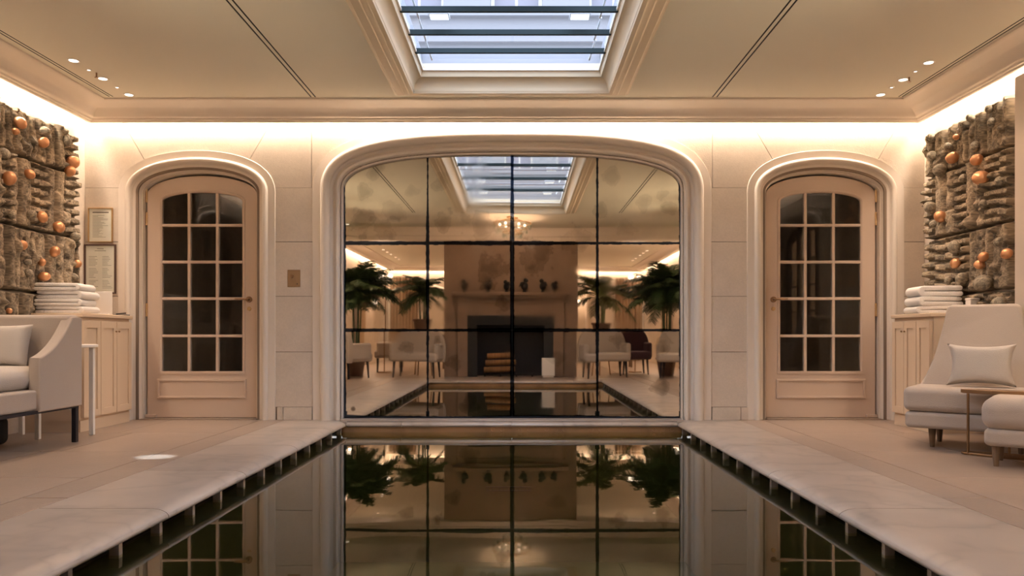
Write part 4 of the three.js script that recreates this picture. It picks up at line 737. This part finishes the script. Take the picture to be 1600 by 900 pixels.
// drapes and console tables along the lounge walls
{
  const drapeMat = std([0.30, 0.20, 0.12], 0.9), paleMat = std([0.55, 0.42, 0.28], 0.9);
  const drape = (w, h, seed) => { const pts = [], n = 60, r = rng(seed); for (let k = 0; k <= n; k++) pts.push([lerp(-w / 2, w / 2, k / n), 0.03 + 0.022 * Math.sin(k * 0.9) + 0.008 * r()]); for (let k = n; k >= 0; k--) pts.push([lerp(-w / 2, w / 2, k / n), pts[k][1] - 0.012]); return uvm(new THREE.ExtrudeGeometry(new THREE.Shape(pts.map(([x, y]) => new THREE.Vector2(x, y))), { depth: h, bevelEnabled: false }).rotateX(-Math.PI / 2)); };
  const spots = [[XL + 0.13, 8.6, Math.PI / 2, 'near the bright upright chair', 0], [XL + 0.13, 10.9, Math.PI / 2, 'between the sconces on the notice side', 1], [XR - 0.13, 8.8, -Math.PI / 2, 'near the plum armchair', 0], [XR - 0.13, 11.2, -Math.PI / 2, 'between the sconces on the slipper chair side', 1], [-3.35, ZE - 0.13, Math.PI, 'in the end wall corner on the notice side', 0], [3.25, ZE - 0.13, Math.PI, 'in the end wall corner on the slipper chair side', 0]];
  spots.forEach(([x, z, turn, where, pale], k) => { const t = thing('drape', `${pale ? 'pale' : 'brown'} full-length drape ${where}`, 'curtain', [x, 0, z], turn); mesh('cloth', drape(0.8, 2.42, 900 + k).translate(0, 0.02, 0), pale ? paleMat : drapeMat, t); mesh('rod', bar([-0.46, 2.46, 0], [0.46, 2.46, 0], 0.014), M.bronze, t); });
  for (const [x, z, w] of [[-2.2, 10.6, 'on the notice side'], [2.2, 10.8, 'on the slipper chair side']]) {
    const t = thing('console_table', `dark wooden console table in the far lounge ${w}`, 'table', [x, 0, z]);
    mesh('table_top', rbox(-0.55, 0.55, 0.76, 0.80, -0.2, 0.2, 0.006), M.legWood, t); for (const [a, b] of [[-1, -1], [1, -1], [-1, 1], [1, 1]]) mesh('leg', rbox(a * 0.5 - 0.02, a * 0.5 + 0.02, 0, 0.76, b * 0.16 - 0.02, b * 0.16 + 0.02, 0.004), M.legWood, t); mesh('lower_shelf', rbox(-0.52, 0.52, 0.18, 0.20, -0.18, 0.18, 0.004), M.legWood, t);
  }
}
// palms
function frondGeo(len, droop, leaf, seed) {
  const v = [], n = 26, r = rng(seed), pt = (t) => new THREE.Vector3(0, len * (t * 0.9 - droop * t * t * 0.55), len * (0.18 * t + droop * t * t * 0.7));
  for (let k = 1; k <= n; k++) {
    const t = 0.14 + 0.86 * k / n, p = pt(t), d = pt(Math.min(1, t + 0.02)).sub(pt(t - 0.02)).normalize();
    for (const s of [-1, 1]) {
      const L0 = leaf * Math.sin(Math.PI * (0.15 + 0.8 * (t - 0.1))) * (0.8 + 0.4 * r()), side = new THREE.Vector3(s, 0, 0), dir = side.multiplyScalar(0.75).add(d.clone().multiplyScalar(0.75)).add(new THREE.Vector3(0, -0.25 * r(), 0)).normalize();
      const q = p.clone().addScaledVector(dir, L0 * 0.55), e = p.clone().addScaledVector(dir, L0).add(new THREE.Vector3(0, -0.15 * L0, 0)), w = d.clone().multiplyScalar(0.014);
      const a = p.clone().sub(w), b = p.clone().add(w), c = q.clone().sub(w), f = q.clone().add(w);
      for (const P of [a, b, f, a, f, c, c, f, e]) v.push(P.x, P.y, P.z);
    }
  }
  const g = new THREE.BufferGeometry(); g.setAttribute('position', new THREE.Float32BufferAttribute(v, 3)); g.computeVertexNormals();
  const tube = new THREE.TubeGeometry(new THREE.CatmullRomCurve3([0, 0.2, 0.4, 0.6, 0.8, 1].map(pt)), 12, 0.006, 5);
  return merge([uvm(g), uvm(tube)]);
}
function palm(label, x, z, stand, h, n, len, mat, seed, group) {
  const t = thing('potted_palm', label, 'palm', [x, 0, z], 0, group), r = rng(seed), gs = [frondGeo(len, 0.75, len * 0.34, seed), frondGeo(len * 0.85, 1.1, len * 0.34, seed + 1), frondGeo(len * 0.95, 0.45, len * 0.3, seed + 2)];
  mesh('pot', lathe([[0, stand], [0.13, stand], [0.18, stand + 0.3], [0.2, stand + 0.31], [0.2, stand + 0.34], [0.17, stand + 0.34], [0.16, stand + 0.3], [0, stand + 0.3]], 24), M.pot, t);
  if (stand) { mesh('stand_top', cyl(0.17, 0.17, 0.02, 0, stand - 0.02, 0, 24), M.dark, t); for (let k = 0; k < 3; k++) { const a = k * 2.1 + 0.3; mesh('stand_leg', bar([Math.cos(a) * 0.2, 0, Math.sin(a) * 0.2], [Math.cos(a) * 0.12, stand - 0.02, Math.sin(a) * 0.12], 0.011), M.bronze, t); } }
  const y = stand + 0.28;
  mesh('stem', merge([0, 1, 2, 3, 4].map((k) => bar([0.05 * Math.cos(k * 1.3), y, 0.05 * Math.sin(k * 1.3)], [0.09 * Math.cos(k * 1.3), y + h, 0.09 * Math.sin(k * 1.3)], 0.018, 0.01, 8))), mat, t);
  for (let k = 0; k < n; k++) { const m = mesh('frond', gs[k % 3], mat, t); m.position.set(0.08 * (r() - 0.5), y + h * (0.75 + 0.25 * r()), 0.08 * (r() - 0.5)); m.rotation.set(0, k * 2.399 + r() * 0.4, 0, 'YXZ'); m.rotateX(0.1 + 0.75 * r() * (k % 4 === 0 ? 0.3 : 1)); m.scale.setScalar(0.8 + 0.4 * r()); }
}
palm('dense dark palm over the armchair on the notice side', -2.98, 7.02, 0, 1.38, 110, 0.82, M.leaf, 31);
palm('dense dark palm over the armchair on the slipper chair side', 2.80, 7.02, 0, 1.38, 110, 0.82, M.leaf, 37);
palm('tall palm in a dark pot on a tripod stand beside the chimney breast', -1.80, 7.40, 0.72, 0.62, 26, 0.72, M.leaf, 43);
palm('airy pale palm in a dark pot on a tripod stand near the pedestal block', 1.62, 7.40, 0.66, 0.62, 24, 0.8, M.leafPale, 47);
// floor lamps with two globes, wall sconces
function globeLamp(label, x, z, h) {
  const t = thing('floor_lamp', label, 'lamp', [x, 0, z]);
  mesh('base', cyl(0.14, 0.13, 0.025, 0, 0, 0, 28), M.bronze, t); mesh('pole', bar([0, 0.02, 0], [0, h, 0], 0.011), M.bronze, t); mesh('arm', bar([-0.09, h, 0], [0.09, h, 0], 0.008), M.bronze, t);
  for (const s of [-1, 1]) { const g = mesh('lamp_globe', uvm(new THREE.SphereGeometry(0.058, 20, 14)), M.lampGlow, t); g.position.set(s * 0.09, h + 0.04, 0); const l = new THREE.PointLight(rgb(...WARM), 1.0, 0, 2); l.name = 'floor_lamp_bulb'; l.position.set(x + s * 0.09, h + 0.04, z); l.castShadow = true; l.shadow.radius = 2; scene.add(l); }
}
// made-up fill lamps, out of view, added to brighten the ceiling round the skylight
for (const [x, z, w] of [[-2.95, 3.35, 'on the notice side, first from the mirror'], [2.85, 3.35, 'on the slipper chair side, first from the mirror'], [-2.95, 4.7, 'on the notice side, second from the mirror'], [2.85, 4.7, 'on the slipper chair side, second from the mirror']]) {
  const t = thing('added_uplighter', `added bronze fill lamp ${w}`, 'lamp', [x, 0, z]);
  mesh('base', cyl(0.13, 0.12, 0.02, 0, 0, 0, 28), M.bronze, t); mesh('pole', bar([0, 0.02, 0], [0, 1.62, 0], 0.012), M.bronze, t);
  mesh('bowl', lathe([[0, 1.61], [0.05, 1.61], [0.11, 1.66], [0.15, 1.73], [0.145, 1.73], [0.1, 1.665], [0, 1.63]], 32), M.bronze, t); mesh('lamp_disc', cyl(0.06, 0.06, 0.01, 0, 1.65, 0, 20), M.lampGlow, t);
  const l = new THREE.SpotLight(rgb(1, 0.84, 0.60), 2.6, 0, 1.0, 1, 2); l.name = 'added_ceiling_fill'; l.position.set(x, 1.75, z); l.target.position.set(x * 0.36, CEIL, z - 0.35); l.castShadow = true; l.shadow.radius = 2.5; scene.add(l, l.target);
}
globeLamp('bronze floor lamp with two glowing globes on the notice side of the lounge', -2.66, 8.2, 1.91);
globeLamp('bronze floor lamp with two glowing globes on the slipper chair side of the lounge', 2.42, 8.3, 1.91);
{
  const spots = [[XL + 0.03, 1.6, 9.6, 1, 'side wall of the lounge near the bright upright chair'], [XL + 0.03, 1.6, 12.4, 1, 'far side wall of the lounge on the notice side'], [XR - 0.03, 1.6, 9.8, -1, 'side wall of the lounge near the plum armchair'], [XR - 0.03, 1.6, 12.6, -1, 'far side wall of the lounge on the slipper chair side'], [-1.75, 1.7, ZE - 0.03, 0, 'end wall of the lounge on the notice side'], [1.75, 1.7, ZE - 0.03, 0, 'end wall of the lounge on the slipper chair side']];
  for (const [x, y, z, s, w] of spots) {
    const t = thing('wall_sconce', `glowing shaded sconce on the ${w}`, 'sconce', [x, y, z]); const ox = s * 0.09, oz = s ? 0 : -0.09;
    mesh('arm', bar([0, -0.04, 0], [ox, -0.06, oz], 0.008), M.brass, t); mesh('back_plate', uvm(new RoundedBoxGeometry(s ? 0.02 : 0.07, 0.14, s ? 0.07 : 0.02, 2, 0.005)), M.brass, t);
    mesh('lamp_shade', lathe([[0.07, -0.05], [0.045, 0.09], [0.042, 0.09], [0.066, -0.05]], 24).translate(ox, 0, oz), M.lampGlow, t);
    const l = new THREE.PointLight(rgb(...WARM), 0.7, 0, 2); l.name = 'sconce_bulb'; l.position.set(x + ox, y + 0.02, z + oz); l.castShadow = true; scene.add(l);
  }
}
// crystal chandelier over the near end of the pool
{
  const t = thing('crystal_chandelier', 'shallow crystal chandelier glowing against the ceiling before the chimney breast', 'chandelier', [-0.06, 0, 5.75]);
  mesh('ceiling_rose', lathe([[0, CEIL], [0.09, CEIL], [0.07, CEIL - 0.03], [0, CEIL - 0.03]], 24), M.brass, t);
  for (const [r, y] of [[0.31, 2.66], [0.24, 2.58], [0.15, 2.50]]) mesh('hoop', uvm(new THREE.TorusGeometry(r, 0.009, 8, 40).rotateX(Math.PI / 2).translate(0, y, 0)), M.brass, t);
  for (let k = 0; k < 4; k++) { const a = k * Math.PI / 2; mesh('rod', bar([0.05 * Math.cos(a), CEIL - 0.02, 0.05 * Math.sin(a)], [0.31 * Math.cos(a), 2.66, 0.31 * Math.sin(a)], 0.006), M.brass, t); }
  const crystal = new THREE.OctahedronGeometry(0.018).scale(0.7, 1.6, 0.7), N = 150, im = new THREE.InstancedMesh(crystal, M.glass, N), mm = new THREE.Matrix4();
  for (let k = 0; k < N; k++) { const u = k % 3, r = [0.31, 0.24, 0.15][u], a = k * 2.399, y = [2.62, 2.54, 2.46][u] - 0.03 * ((k >> 2) % 2); mm.makeTranslation(r * Math.cos(a), y, r * Math.sin(a)); im.setMatrixAt(k, mm); }
  im.name = 'crystal_drops'; im.userData.kind = 'stuff'; t.add(im);
  for (let k = 0; k < 6; k++) { const a = k * Math.PI / 3, b = mesh('bulb', uvm(new THREE.SphereGeometry(0.022, 14, 10)), M.lampGlow, t); b.position.set(0.2 * Math.cos(a), 2.63, 0.2 * Math.sin(a)); const l = new THREE.PointLight(rgb(...WARM), CHAND_I / 6, 0, 2); l.name = 'chandelier_bulb'; l.position.set(-0.06 + 0.2 * Math.cos(a), 2.63, 5.75 + 0.2 * Math.sin(a)); l.castShadow = true; scene.add(l); }
}
// garden room beyond the right side door: lamp and planting
{
  const t = thing('pendant_lamp', 'glowing globe pendant in the garden room behind the side door', 'lamp', [XR + 1.3, 0, SIDEZ - 0.3]);
  mesh('cord', bar([0, 2.7, 0], [0, 1.9, 0], 0.004), M.dark, t); const g = mesh('lamp_globe', uvm(new THREE.SphereGeometry(0.12, 20, 14)), M.lampGlow, t); g.position.set(0, 1.8, 0);
  const l = new THREE.PointLight(rgb(...WARM), 8, 0, 2); l.name = 'pendant_bulb'; l.position.set(XR + 1.3, 1.8, SIDEZ - 0.3); l.castShadow = true; scene.add(l);
  palm('broad palm in the garden room behind the side door', XR + 1.4, SIDEZ + 0.4, 0, 0.7, 18, 0.42, M.leaf, 61);
}
scene.traverse((o) => { if (o.isMesh) { o.castShadow = true; o.receiveShadow = true; } });
renderer.render(scene, camera);
